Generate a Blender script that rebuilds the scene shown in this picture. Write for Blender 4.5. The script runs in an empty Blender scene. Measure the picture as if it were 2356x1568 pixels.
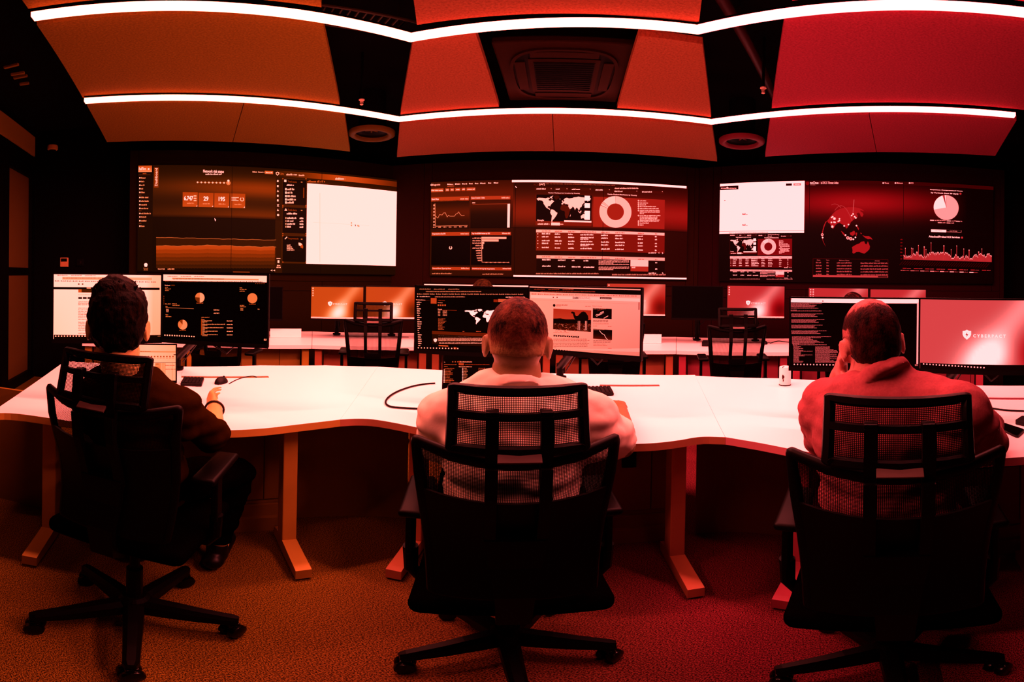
import bpy, bmesh, math, random
from math import sin, cos, tan, pi, atan2, sqrt, radians
from mathutils import Vector, Matrix, noise

# ------------------------------------------------------------------ camera, world, exposure
SC = bpy.context.scene
COL = SC.collection
IMG_W, IMG_H = 2356, 1568
CAM_H = 1.35          # lens height
PPR = 1000.0          # pixels per radian of the panorama
PX0, PY0 = 1178.0, 640.0
ROLL = radians(0.9)

cam_data = bpy.data.cameras.new('camera')
cam_data.type = 'PANO'
cam_data.panorama_type = 'EQUIRECTANGULAR'
cam_data.longitude_min = -PX0 / PPR
cam_data.longitude_max = (IMG_W - PX0) / PPR
cam_data.latitude_min = -(IMG_H - PY0) / PPR
cam_data.latitude_max = PY0 / PPR
cam_data.clip_start = 0.02
cam = bpy.data.objects.new('camera', cam_data)
COL.objects.link(cam)
CAM_ROT = Matrix.Rotation(-ROLL, 3, 'Y') @ Matrix.Rotation(pi / 2, 3, 'X')
cam.matrix_world = Matrix.Translation((0, 0, CAM_H)) @ CAM_ROT.to_4x4()
SC.camera = cam

world = bpy.data.worlds.new('world')
SC.world = world
world.use_nodes = True
world.node_tree.nodes['Background'].inputs[0].default_value = (0.9, 0.12, 0.08, 1)
world.node_tree.nodes['Background'].inputs[1].default_value = 0.0
SC.view_settings.view_transform = 'Standard'
SC.view_settings.look = 'None'
SC.view_settings.gamma = 1.0
SC.view_settings.exposure = 0.0
SC.view_settings.use_curve_mapping = False
SC.cycles.use_denoising = True
SC.cycles.max_bounces = 8
SC.cycles.diffuse_bounces = 4
SC.cycles.transparent_max_bounces = 16
SC.cycles.sample_clamp_indirect = 20.0
SC.cycles.caustics_reflective = False
SC.cycles.caustics_refractive = False

LED_COL = [(1.0, 0.147, 0.118), (1.0, 0.142, 0.126), (1.0, 0.138, 0.137)]   # the red light of the room's lines
LED_POWER = 62.0               # watts per metre of each line

# ------------------------------------------------------------------ geometry helpers
V = Vector


def ray(px, py):
    lo = (px - PX0) / PPR
    la = (PY0 - py) / PPR
    d = V((sin(lo) * cos(la), sin(la), -cos(lo) * cos(la)))
    return CAM_ROT @ d


def on_z(px, py, z):
    d = ray(px, py)
    t = (z - CAM_H) / d.z
    return V((d.x * t, d.y * t, z))


def at(px, py, dist):
    """point seen at a pixel, at a horizontal distance from the lens"""
    d = ray(px, py)
    t = dist / sqrt(d.x * d.x + d.y * d.y)
    return V((d.x * t, d.y * t, CAM_H + d.z * t))


AX = [-0.75, 0.105, 0.893, 0.795]      # directions in which the sides of the room face (the last: wall behind the right desk)


def S(k, u, w, z=0.0):
    a = AX[k] if isinstance(k, int) else k
    return V((w * sin(a) + u * cos(a), w * cos(a) - u * sin(a), z))


def frame(k):
    a = AX[k] if isinstance(k, int) else k
    return Matrix.Rotation(-a, 4, 'Z')


def lerp(a, b, t):
    return a + (b - a) * t


def new_bm():
    return bmesh.new()


def add_box(bm, c, s, rot=None, bevel=0.0, seg=2, mat=0):
    r = bmesh.ops.create_cube(bm, size=1.0)
    vs = r['verts']
    M = Matrix.Diagonal((s[0], s[1], s[2], 1))
    if bevel > 0:
        bmesh.ops.transform(bm, matrix=M, verts=vs)
        es = list({e for v in vs for e in v.link_edges})
        rb = bmesh.ops.bevel(bm, geom=es, offset=bevel, segments=seg, affect='EDGES', profile=0.5)
        vs = list({v for f in rb['faces'] for v in f.verts} | {v for v in vs if v.is_valid})
        M = Matrix.Identity(4)
    T = Matrix.Translation(V(c)) @ ((rot.to_4x4() if rot is not None else Matrix.Identity(4)) @ M)
    bmesh.ops.transform(bm, matrix=T, verts=vs)
    if mat:
        for f in {f for v in vs for f in v.link_faces}:
            f.material_index = mat
    return vs


def basis(d):
    d = V(d).normalized()
    a = V((0, 0, 1)) if abs(d.z) < 0.9 else V((0, 1, 0))
    x = a.cross(d).normalized()
    y = d.cross(x)
    return x, y, d


def add_rings(bm, rings, closed_ends=True, mat=0, loop=False):
    R = [[bm.verts.new(p) for p in r] for r in rings]
    n = len(R[0])
    rng = range(len(R)) if loop else range(len(R) - 1)
    for i in rng:
        A, B = R[i], R[(i + 1) % len(R)]
        for j in range(n):
            f = bm.faces.new((A[j], A[(j + 1) % n], B[(j + 1) % n], B[j]))
            f.material_index = mat
    if closed_ends and not loop:
        f = bm.faces.new(list(reversed(R[0]))); f.material_index = mat
        f = bm.faces.new(R[-1]); f.material_index = mat
    return R


def add_tube(bm, pts, r, n=10, mat=0, closed=True, loop=False):
    pts = [V(p) for p in pts]
    rs = r if isinstance(r, (list, tuple)) else [r] * len(pts)
    rings = []
    prev = None
    for i, p in enumerate(pts):
        if loop:
            d = pts[(i + 1) % len(pts)] - pts[i - 1]
        else:
            d = pts[min(i + 1, len(pts) - 1)] - pts[max(i - 1, 0)]
        if prev is None:
            x, y, d = basis(d)
        else:
            d = d.normalized()
            x = (prev - d * prev.dot(d)).normalized()
            y = d.cross(x)
        prev = x
        rings.append([p + (x * cos(2 * pi * j / n) + y * sin(2 * pi * j / n)) * rs[i] for j in range(n)])
    add_rings(bm, rings, closed, mat, loop)


def add_cyl(bm, p, q, r, n=20, r2=None, mat=0):
    add_tube(bm, [p, q], [r, r if r2 is None else r2], n, mat)


def add_lathe(bm, c, prof, n=28, mat=0, axis=None):
    """prof: (radius, height) pairs about a vertical axis through c"""
    c = V(c)
    rings = []
    for (r, h) in prof:
        rings.append([c + V((r * cos(2 * pi * j / n), r * sin(2 * pi * j / n), h)) for j in range(n)])
    add_rings(bm, rings, True, mat)


def add_prism(bm, poly, z0, z1, mat=0):
    add_rings(bm, [[V((p[0], p[1], z0)) for p in poly], [V((p[0], p[1], z1)) for p in poly]], True, mat)


def add_capsule(bm, p, q, r1, r2=None, n=14, flat=None, cap0=True, cap1=True):
    """tapered limb with round ends; flat = (axis, factor) squashes the section"""
    p, q = V(p), V(q)
    r2 = r1 if r2 is None else r2
    x, y, d = basis(q - p)
    rings = []
    L = (q - p).length
    st = []
    if cap0:
        for a in (-80, -60, -35, -12):
            st.append((r1 * sin(radians(a)), r1 * cos(radians(a))))
    else:
        st.append((0, r1))
    for t in (0.0, 0.33, 0.66, 1.0):
        st.append((L * t, lerp(r1, r2, t)))
    if cap1:
        for a in (12, 35, 60, 80):
            st.append((L + r2 * sin(radians(a)), r2 * cos(radians(a))))
    st2 = []
    for s in st:
        if not st2 or s[0] > st2[-1][0] + 1e-5:
            st2.append(s)
    for (h, r) in st2:
        ring = []
        for j in range(n):
            o = (x * cos(2 * pi * j / n) + y * sin(2 * pi * j / n)) * r
            if flat:
                ax = V(flat[0]).normalized()
                o = o - ax * o.dot(ax) * (1 - flat[1])
            ring.append(p + d * h + o)
        rings.append(ring)
    add_rings(bm, rings, True)


def add_ball(bm, c, r, rot=None, n=18):
    r = (r, r, r) if not isinstance(r, (tuple, list)) else r
    M = Matrix.Translation(V(c)) @ (rot.to_4x4() if rot is not None else Matrix.Identity(4)) @ Matrix.Diagonal((r[0], r[1], r[2], 1))
    bmesh.ops.create_uvsphere(bm, u_segments=n, v_segments=n * 2 // 3, radius=1.0, matrix=M)


def obj(name, bm, mats, parent=None, smooth=False, mw=None, angle=None):
    bmesh.ops.recalc_face_normals(bm, faces=bm.faces)
    me = bpy.data.meshes.new(name)
    bm.to_mesh(me)
    bm.free()
    for m in (mats if isinstance(mats, (list, tuple)) else [mats]):
        me.materials.append(m)
    o = bpy.data.objects.new(name, me)
    COL.objects.link(o)
    if smooth:
        for p in me.polygons:
            p.use_smooth = True
        if angle is not None:
            try:
                me.set_sharp_from_angle(angle=radians(angle))
            except Exception:
                pass
    if parent is not None:
        o.parent = parent
    if mw is not None:
        o.matrix_local = mw
    return o


def tag(o, label, cat, group=None):
    o['label'] = label
    o['category'] = cat
    if group:
        o['group'] = group
    return o


def thing(name, label, cat, loc=(0, 0, 0), rotz=0.0, group=None):
    o = bpy.data.objects.new(name, None)
    o.empty_display_size = 0.1
    COL.objects.link(o)
    o.location = loc
    o.rotation_euler = (0, 0, rotz)
    return tag(o, label, cat, group)


def struct(o):
    o['kind'] = 'structure'
    return o


def copy_thing(root, loc, rotz, label, group=None, scale=None):
    r = root.copy()
    COL.objects.link(r)
    r.location = loc
    r.rotation_euler = (0, 0, rotz)
    if scale:
        r.scale = (scale, scale, scale)
    r['label'] = label
    if group:
        r['group'] = group
    for ch in list(root.children):
        c = ch.copy()
        COL.objects.link(c)
        c.parent = r
        for g in list(ch.children):
            d = g.copy()
            COL.objects.link(d)
            d.parent = c
    return r


# ------------------------------------------------------------------ materials
MATS = {}


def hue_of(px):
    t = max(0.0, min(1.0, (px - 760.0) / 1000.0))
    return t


# colour cast of the light painted into the furnishings: orange on the left of the room, red on the right
TINT = [(1.0, 0.60, 0.07), (1.0, 0.32, 0.14), (1.0, 0.12, 0.22)]


def tinted(v, k):
    t = TINT[k]
    return (v * t[0], v * t[1], v * t[2])


def mat(name, col, rough=0.5, spec=0.5, metal=0.0, noise_amt=0.0, noise_scale=200.0, bump=0.0, bump_scale=None, sheen=0.0):
    if name in MATS:
        return MATS[name]
    m = bpy.data.materials.new(name)
    m.use_nodes = True
    nt = m.node_tree
    b = nt.nodes['Principled BSDF']
    b.inputs['Base Color'].default_value = (*col, 1)
    b.inputs['Roughness'].default_value = rough
    b.inputs['Specular IOR Level'].default_value = spec
    b.inputs['Metallic'].default_value = metal
    if sheen:
        b.inputs['Sheen Weight'].default_value = sheen
    if noise_amt or bump:
        tc = nt.nodes.new('ShaderNodeTexCoord')
        n = nt.nodes.new('ShaderNodeTexNoise')
        n.inputs['Scale'].default_value = noise_scale
        n.inputs['Detail'].default_value = 4
        n.inputs['Roughness'].default_value = 0.65
        nt.links.new(tc.outputs['Object'], n.inputs['Vector'])
        if noise_amt:
            r = nt.nodes.new('ShaderNodeValToRGB')
            lo, hi = 1 - noise_amt, 1 + noise_amt
            r.color_ramp.elements[0].position = 0.3
            r.color_ramp.elements[1].position = 0.7
            r.color_ramp.elements[0].color = (col[0] * lo, col[1] * lo, col[2] * lo, 1)
            r.color_ramp.elements[1].color = (min(1, col[0] * hi), min(1, col[1] * hi), min(1, col[2] * hi), 1)
            nt.links.new(n.outputs['Fac'], r.inputs['Fac'])
            nt.links.new(r.outputs['Color'], b.inputs['Base Color'])
        if bump:
            bp = nt.nodes.new('ShaderNodeBump')
            bp.inputs['Strength'].default_value = bump
            bp.inputs['Distance'].default_value = 0.004
            if bump_scale:
                n2 = nt.nodes.new('ShaderNodeTexNoise')
                n2.inputs['Scale'].default_value = bump_scale
                n2.inputs['Detail'].default_value = 3
                nt.links.new(tc.outputs['Object'], n2.inputs['Vector'])
                nt.links.new(n2.outputs['Fac'], bp.inputs['Height'])
            else:
                nt.links.new(n.outputs['Fac'], bp.inputs['Height'])
            nt.links.new(bp.outputs['Normal'], b.inputs['Normal'])
    MATS[name] = m
    return m


def emit_mat(name, col, strength=1.0):
    if name in MATS:
        return MATS[name]
    m = bpy.data.materials.new(name)
    m.use_nodes = True
    nt = m.node_tree
    nt.nodes.remove(nt.nodes['Principled BSDF'])
    e = nt.nodes.new('ShaderNodeEmission')
    e.inputs['Color'].default_value = (*col, 1)
    e.inputs['Strength'].default_value = strength
    nt.links.new(e.outputs[0], nt.nodes['Material Output'].inputs['Surface'])
    MATS[name] = m
    return m


def hue_floor_mat():
    """speckled loop-pile carpet, dyed from orange brown on one side of the room to red on the other"""
    m = bpy.data.materials.new('carpet')
    m.use_nodes = True
    nt = m.node_tree
    b = nt.nodes['Principled BSDF']
    b.inputs['Roughness'].default_value = 0.95
    b.inputs['Specular IOR Level'].default_value = 0.05
    tc = nt.nodes.new('ShaderNodeTexCoord')
    sx = nt.nodes.new('ShaderNodeSeparateXYZ')
    nt.links.new(tc.outputs['Object'], sx.inputs[0])
    mr = nt.nodes.new('ShaderNodeMapRange')
    mr.inputs['From Min'].default_value = -0.7
    mr.inputs['From Max'].default_value = 0.6
    nt.links.new(sx.outputs['X'], mr.inputs['Value'])
    hue = nt.nodes.new('ShaderNodeValToRGB')
    hue.color_ramp.elements[0].color = (1.0, 0.58, 0.05, 1)
    hue.color_ramp.elements[1].color = (1.0, 0.12, 0.17, 1)
    nt.links.new(mr.outputs[0], hue.inputs['Fac'])
    mp = nt.nodes.new('ShaderNodeMapping')
    mp.inputs['Scale'].default_value = (1.0, 1.9, 1.0)
    mp.inputs['Rotation'].default_value = (0, 0, radians(20))
    nt.links.new(tc.outputs['Object'], mp.inputs['Vector'])
    n1 = nt.nodes.new('ShaderNodeTexNoise')
    n1.inputs['Scale'].default_value = 175
    n1.inputs['Detail'].default_value = 3
    n1.inputs['Roughness'].default_value = 0.7
    nt.links.new(mp.outputs[0], n1.inputs['Vector'])
    r1 = nt.nodes.new('ShaderNodeValToRGB')
    r1.color_ramp.elements[0].position = 0.45
    r1.color_ramp.elements[1].position = 0.58
    r1.color_ramp.elements[0].color = (0.012, 0.012, 0.012, 1)
    r1.color_ramp.elements[1].color = (CARPET, CARPET, CARPET, 1)
    nt.links.new(n1.outputs['Fac'], r1.inputs['Fac'])
    mx = nt.nodes.new('ShaderNodeMix')
    mx.data_type = 'RGBA'
    mx.blend_type = 'MULTIPLY'
    mx.inputs['Factor'].default_value = 1.0
    nt.links.new(r1.outputs['Color'], mx.inputs['A'])
    nt.links.new(hue.outputs['Color'], mx.inputs['B'])
    nt.links.new(mx.outputs['Result'], b.inputs['Base Color'])
    bp = nt.nodes.new('ShaderNodeBump')
    bp.inputs['Strength'].default_value = 0.6
    bp.inputs['Distance'].default_value = 0.004
    nt.links.new(n1.outputs['Fac'], bp.inputs['Height'])
    nt.links.new(bp.outputs['Normal'], b.inputs['Normal'])
    return m


def net_mat(name, col, pitch=0.0042, hole=0.40):
    """woven chair netting: a regular grid of real see-through holes (UV in metres)"""
    m = bpy.data.materials.new(name)
    m.use_nodes = True
    nt = m.node_tree
    b = nt.nodes['Principled BSDF']
    b.inputs['Base Color'].default_value = (*col, 1)
    b.inputs['Roughness'].default_value = 0.8
    b.inputs['Specular IOR Level'].default_value = 0.02
    uv = nt.nodes.new('ShaderNodeUVMap')
    sx = nt.nodes.new('ShaderNodeSeparateXYZ')
    nt.links.new(uv.outputs[0], sx.inputs[0])

    def math(op, a, bb=None):
        n = nt.nodes.new('ShaderNodeMath')
        n.operation = op
        for i, q in enumerate((a, bb)):
            if q is None:
                continue
            if isinstance(q, (int, float)):
                n.inputs[i].default_value = q
            else:
                nt.links.new(q, n.inputs[i])
        return n.outputs[0]
    inside = []
    for ax in ('X', 'Y'):
        v = math('MULTIPLY', sx.outputs[ax], 1.0 / pitch)
        f = math('FRACT', v)
        d = math('ABSOLUTE', math('SUBTRACT', f, 0.5))
        inside.append(math('LESS_THAN', d, hole * 0.5 + 0.09))
    hol = math('MULTIPLY', inside[0], inside[1])
    alpha = math('SUBTRACT', 1.0, hol)
    nt.links.new(alpha, b.inputs['Alpha'])
    return m


CARPET = 0.20
M_DESK = mat('white_laminate', (0.86, 0.84, 0.83), 0.35, 0.3)
M_BLACK = mat('black_plastic', (0.0010, 0.0006, 0.0005), 0.5, 0.05)
M_BLACKM = mat('matt_black_paint', (0.0012, 0.0008, 0.0008), 0.9, 0.03)
M_CEIL = mat('black_soffit_paint', (0.0012, 0.0008, 0.0008), 0.95, 0.05)
M_CARPET = hue_floor_mat()
M_FELT = [mat('felt_orange', tinted(0.165, 0), 0.95, 0.05, noise_amt=0.30, noise_scale=80, bump=0.3, bump_scale=300),
          mat('felt_rust', tinted(0.23, 1), 0.95, 0.05, noise_amt=0.28, noise_scale=80, bump=0.3, bump_scale=300),
          mat('felt_red', tinted(0.25, 2), 0.95, 0.05, noise_amt=0.28, noise_scale=80, bump=0.3, bump_scale=300)]
M_LEG = [mat('leg_cast_orange', tinted(0.40, 0), 0.4, 0.4), mat('leg_cast_rust', tinted(0.40, 1), 0.4, 0.4),  # white legs: cast and shade of the light put into their colour
         mat('leg_cast_red', tinted(0.40, 2), 0.4, 0.4)]
M_PANEL = [mat('panel_orange', tinted(0.15, 0), 0.7, 0.03), mat('panel_rust', tinted(0.15, 1), 0.7, 0.03),
           mat('panel_red', tinted(0.15, 2), 0.7, 0.03)]
M_EDGE = [mat('shaded_desk_edge_%d' % i, c_, 0.5, 0.2) for i, c_ in enumerate([(0.42, 0.26, 0.04), (0.40, 0.16, 0.08), (0.42, 0.13, 0.16)])]  # edges catch less light: that shade is painted in as a darker colour
M_RLEG = [mat('rear_leg_%d' % i, tinted(0.26, i), 0.5, 0.1) for i in range(3)]
M_RPANEL = [mat('rear_panel_%d' % i, tinted(0.24, i), 0.6, 0.2) for i in range(3)]
M_CLAD = [mat('cladding_umber', tinted(0.007, 0), 0.8, 0.02), mat('cladding_maroon', tinted(0.010, 1), 0.8, 0.02),
          mat('cladding_oxblood', tinted(0.008, 2), 0.8, 0.02)]

# ------------------------------------------------------------------ the setting: floor, ceiling, walls
bm = new_bm()
add_box(bm, (0, 2.4, -0.05), (16, 11, 0.1))
struct(obj('floor', bm, M_CARPET))

bm = new_bm()
add_box(bm, (0, 2.4, 3.25), (16, 11, 0.1))
struct(obj('ceiling', bm, M_CEIL))

WALL_W = [5.2, 5.15, 5.2]


def isect(k1, w1, k2, w2):
    a, b = AX[k1], AX[k2]
    # w1 = x sin a + y cos a
    det = sin(a) * cos(b) - cos(a) * sin(b)
    x = (w1 * cos(b) - cos(a) * w2) / det
    y = (sin(a) * w2 - w1 * sin(b)) / det
    return V((x, y, 0))


cA = S(0, -1.88, 5.2)
cB = isect(0, 5.2, 1, 5.15)
cC = isect(1, 5.15, 3, 5.2)
cD = S(3, 2.9, 5.2)


def wall_run(pts, z0, z1, th):
    bm = new_bm()
    for p, q in zip(pts[:-1], pts[1:]):
        d = (q - p).normalized()
        nrm = V((-d.y, d.x, 0)) * th
        add_prism(bm, [p, q, q + nrm, p + nrm], z0, z1)
    return bm


struct(obj('wall_back', wall_run([cA, cB, cC, cD], 0, 3.2, 0.1), M_BLACKM))
struct(obj('wall_right', wall_run([cD, S(3, 2.9, 1.0)], 0, 3.2, 0.1), M_BLACKM))

# panelled cladding around the video walls: real boards with shadow gaps between them
VW = [(0, 4.75, -0.535, 2.545, 1.372, 2.560), (1, 4.95, -1.500, 1.512, 1.370, 2.495), (3, 4.87, -1.610, 1.566, 1.360, 2.520)]
CL_W = [4.79, 4.99, 4.91]
kA = S(0, -0.66, CL_W[0])
kB = isect(0, CL_W[0], 1, CL_W[1])
kC = isect(1, CL_W[1], 3, CL_W[2])
kD = S(3, 1.72, CL_W[2])


def u_of(k, p):
    a = AX[k]
    return p.x * cos(a) - p.y * sin(a)


def clad(n, k, w, u0, u1, v0, v1, z0, z1, m):
    """boards from u0 to u1; the screen opening is v0..v1, z0..z1"""
    bm = new_bm()
    g = 0.005

    def board(a, b, lo, hi, dw=0.0):
        add_box(bm, ((a + b) / 2, w + 0.015 + dw, (lo + hi) / 2), (b - a - g, 0.03, hi - lo - g))
    a0, b0 = v0 - 0.10, v1 + 0.10
    for (p, q) in ((u0, a0), (b0, u1)):
        if q - p > 0.05:
            board(p, q, 0.0, 2.75)
    board(a0, v0, z0 - 0.09, 2.75)
    board(v1, b0, z0 - 0.09, 2.75)
    board(v0, v1, z1 + 0.01, 2.75)
    ng = 3
    for i in range(ng):
        a = lerp(a0, b0, i / ng)
        b = lerp(a0, b0, (i + 1) / ng)
        board(a, b, z0 - 0.20, z0 - 0.09)
        board(a, b, 0.0, z0 - 0.20)
    board(v0, v1, z0 - 0.09, z0 - 0.004)
    return struct(obj('trim_%d' % n, bm, m, mw=frame(k)))


clad(1, 0, CL_W[0], u_of(0, kA), u_of(0, kB), *VW[0][2:], M_CLAD[0])
clad(2, 1, CL_W[1], u_of(1, kB), u_of(1, kC), *VW[1][2:], M_CLAD[1])
clad(3, 3, CL_W[2], u_of(3, kC), u_of(3, kD), *VW[2][2:], M_CLAD[2])

# the left wall with its glazed partition
WLU = -1.88
bm = new_bm()
for (w0, w1) in ((5.16, 5.2),):
    add_box(bm, (WLU - 0.05, (w0 + w1) / 2, 1.6), (0.1, w1 - w0, 3.2))
add_box(bm, (WLU - 0.05, 3.2, 2.95), (0.1, 3.96, 0.5))
add_box(bm, (WLU - 0.05, 1.2, 1.6), (0.1, 0.8, 3.2))
struct(obj('wall_left', bm, M_BLACKM, mw=frame(0)))
M_GLASS = mat('frosted_glass', (0.40, 0.22, 0.02), 0.55, 0.3)
M_GLASS.node_tree.nodes['Principled BSDF'].inputs['Transmission Weight'].default_value = 0.85
M_SOFF = mat('partition_head_board', tinted(0.22, 0), 0.8, 0.1)
wr = struct(obj('window_1', (lambda b: (add_box(b, (WLU - 0.05, 5.11, 1.27), (0.10, 0.10, 2.54)),
                                         add_box(b, (WLU - 0.05, 4.27, 1.27), (0.10, 0.17, 2.54)),
                                         add_box(b, (WLU - 0.05, 3.3, 0.06), (0.10, 3.6, 0.12)),
                                         add_box(b, (WLU - 0.05, 3.3, 2.62), (0.10, 3.6, 0.16)),
                                         add_box(b, (WLU - 0.05, 4.7, 1.36), (0.03, 0.72, 0.09)),
                                         add_box(b, (WLU - 0.05, 3.0, 1.27), (0.10, 0.10, 2.54)), b)[-1])(new_bm()), M_BLACK, mw=frame(0)))
bm = new_bm()
add_box(bm, (WLU - 0.05, 4.71, 1.33), (0.012, 0.72, 2.44))
obj('glass_pane', bm, M_GLASS, wr)
bm = new_bm()
add_box(bm, (WLU - 0.05, 3.62, 1.33), (0.012, 1.14, 2.44))
obj('glass_pane', bm, M_GLASS, wr)
bm = new_bm()
add_box(bm, (WLU + 0.012, 3.9, 2.96), (0.02, 2.4, 0.26))
struct(obj('trim_4', bm, M_SOFF, mw=frame(0)))
# the corridor behind the partition, with a dim lamp added to light the frosted panes
bm = new_bm()
add_box(bm, (WLU - 1.4, 3.2, 1.6), (0.1, 4.6, 3.2))
add_box(bm, (WLU - 0.75, 5.25, 1.6), (1.4, 0.1, 3.2))
struct(obj('wall_corridor', bm, mat('corridor_paint', (0.5, 0.34, 0.05), 0.8, 0.1), mw=frame(0)))
bm = new_bm()
add_box(bm, (0, 0, 0), (0.25, 1.2, 0.04))
cl = tag(obj('added_corridor_lamp', bm, emit_mat('added_lamp_diffuser', (1.0, 0.34, 0.02), 1.6), mw=Matrix.Translation(S(0, WLU - 0.75, 3.9, 2.9)) @ frame(0)),
         'flat unseen lamp added in the corridor to light the frosted glass partition', 'lamp')

# ------------------------------------------------------------------ light lines under the ceiling
ZL = 2.66
LINES = [([(75, 42), (945, 90), (1605, 72), (2420, 42)], 0.050, ['left length of the nearest glowing light line, over the left desk', 'middle length of the nearest glowing light line, between its two kinks', 'right length of the nearest glowing light line, over the right desk']),
         ([(195, 235), (918, 277), (1637, 283), (2335, 268)], 0.050, ['left length of the rear glowing light line, below the large orange raft', 'middle length of the rear glowing light line, below the air conditioner', 'right length of the rear glowing light line, below the large red raft'])]


def light_line(name, pts, width, labels, power):
    hw = width / 2
    n = len(pts)
    off = []
    for i in range(n):
        if i == 0 or i == n - 1:
            d = (pts[1] - pts[0] if i == 0 else pts[-1] - pts[-2]).normalized()
            off.append(V((-d.y, d.x, 0)))
        else:
            d1 = (pts[i] - pts[i - 1]).normalized()
            d2 = (pts[i + 1] - pts[i]).normalized()
            n1, n2 = V((-d1.y, d1.x, 0)), V((-d2.y, d2.x, 0))
            b = (n1 + n2).normalized()
            off.append(b / b.dot(n1))
    for i in range(n - 1):
        p, q = pts[i].copy(), pts[i + 1].copy()
        p.z = q.z = ZL
        p, q = p + (q - p).normalized() * 0.0008, q - (q - p).normalized() * 0.0008
        c = (p + q) / 2
        d = (q - p).normalized()
        rz = atan2(d.y, d.x)
        t = thing(name, labels[i], 'light', c, rz, 'glowing light lines under the ceiling')
        Mi = Matrix.Rotation(-rz, 4, 'Z') @ Matrix.Translation(-c)

        def quad(s):
            return [Mi @ v for v in (p - off[i] * hw * s, q - off[i + 1] * hw * s, q + off[i + 1] * hw * s, p + off[i] * hw * s)]
        bm = new_bm()
        add_prism(bm, quad(1.0), -0.004, 0.026)
        obj('diffuser', bm, emit_mat('line_diffuser_%d' % i, LED_DIFF[i], 1.0), t)
        bm = new_bm()
        add_prism(bm, quad(1.15), 0.0262, 0.038)
        obj('housing', bm, M_BLACKM, t)
        L = (q - p).length
        la = bpy.data.lights.new('line_light', 'AREA')
        la.shape = 'RECTANGLE'
        la.size = L
        la.size_y = width
        la.energy = power * L
        la.color = LED_COL[i]
        lo = bpy.data.objects.new('line_light', la)
        COL.objects.link(lo)
        lo.parent = t
        lo.location = (0, 0, -0.012)


LED_DIFF = [(16.0, 1.7, 1.1), (16.0, 1.35, 1.1), (16.0, 1.1, 1.1)]
for i, (px, wd, lab) in enumerate(LINES):
    light_line('light_line', [on_z(x, y, ZL) for x, y in px], wd, lab, LED_POWER)
# the next line of the same kind, over the walkway behind the chairs
light_line('light_line', [S(0, -0.75, 0.70), isect(0, 0.70, 1, 0.72) + V((0, 0, 0)), isect(1, 0.72, 2, 0.62), S(2, 0.6, 0.62)], 0.050,
           ['light line over the walkway behind the left chair', 'light line over the walkway behind the middle chair', 'light line over the walkway behind the right chair'], LED_POWER * 0.15)

# ------------------------------------------------------------------ felt ceiling rafts
ZR = 2.70


def raft(k, quad, label, name='ceiling_raft'):
    bm = new_bm()
    pts = [S(k, u, w) for (u, w) in quad]
    c = sum(pts, V()) / len(pts)
    add_prism(bm, [p - c for p in pts], 0, 0.05)
    bmesh.ops.recalc_face_normals(bm, faces=bm.faces)
    o = obj(name, bm, M_FELT[k], mw=Matrix.Translation((c.x, c.y, ZR)))
    return tag(o, label, 'ceiling panel', 'felt ceiling rafts')


raft(0, [(-0.66, 0.75), (0.15, 0.75), (0.566, 1.82), (-0.70, 1.82)], 'orange felt raft at the top left corner, in front of the nearest light line')
raft(0, [(-0.72, 1.985), (0.627, 1.985), (1.117, 3.08), (-0.758, 3.08)], 'large orange felt raft on the left, between the two light lines')
raft(0, [(-0.765, 3.25), (0.412, 3.25), (0.442, 4.28), (-0.80, 4.28)], 'dark orange felt strip at the far left, behind the rear light line')
raft(0, [(0.418, 3.25), (1.217, 3.25), (1.674, 4.28), (0.448, 4.28)], 'orange felt strip left of the left ceiling speaker, behind the rear light line')
raft(1, [(-0.35, 0.75), (0.30, 0.75), (0.623, 1.91), (-0.676, 1.95)], 'red felt raft at the top centre, in front of the nearest light line')
raft(1, [(-0.753, 2.115), (-0.424, 2.115), (-0.46, 3.25), (-1.252, 3.25)], 'tapered rust felt raft left of the air conditioner')
raft(1, [(0.376, 2.11), (0.71, 2.11), (1.179, 3.25), (0.424, 3.25)], 'tapered red felt raft right of the air conditioner')
raft(1, [(-1.329, 3.44), (-0.064, 3.44), (-0.060, 4.46), (-1.75, 4.46)], 'rust felt strip below the air conditioner, left of the seam')
raft(1, [(-0.058, 3.44), (1.257, 3.44), (1.694, 4.46), (-0.054, 4.46)], 'rust red felt strip below the air conditioner, right of the seam')
raft(2, [(-0.10, 0.75), (0.5, 0.75), (0.52, 1.70), (-0.455, 1.725)], 'red felt raft at the top right corner, in front of the nearest light line')
raft(2, [(-0.525, 1.87), (0.60, 1.87), (0.886, 3.05), (-0.946, 3.05)], 'large red felt raft on the right, between the two light lines')
raft(2, [(-1.031, 3.29), (-0.252, 3.29), (-0.253, 4.33), (-1.408, 4.33)], 'red felt strip right of the right ceiling speaker, behind the rear light line')
raft(2, [(-0.246, 3.29), (0.893, 3.29), (0.953, 4.33), (-0.247, 4.33)], 'dark red felt strip at the far right, behind the rear light line')

# ------------------------------------------------------------------ desks of the front row
ZD = 0.74
TD = 0.032


def zs(pts):
    return [on_z(x, y, ZD) for x, y in pts]


def smooth_poly(pts, it=2):
    for _ in range(it):
        out = [pts[0]]
        for a, b in zip(pts[:-1], pts[1:]):
            out.append(a * 0.75 + b * 0.25)
            out.append(a * 0.25 + b * 0.75)
        out.append(pts[-1])
        pts = out
    return pts


def desktop(bm, poly, c):
    add_prism(bm, [p - c for p in poly], ZD - TD, ZD)
    bm.normal_update()
    for f in bm.faces:
        if abs(f.normal.z) < 0.5:
            f.material_index = 1


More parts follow.
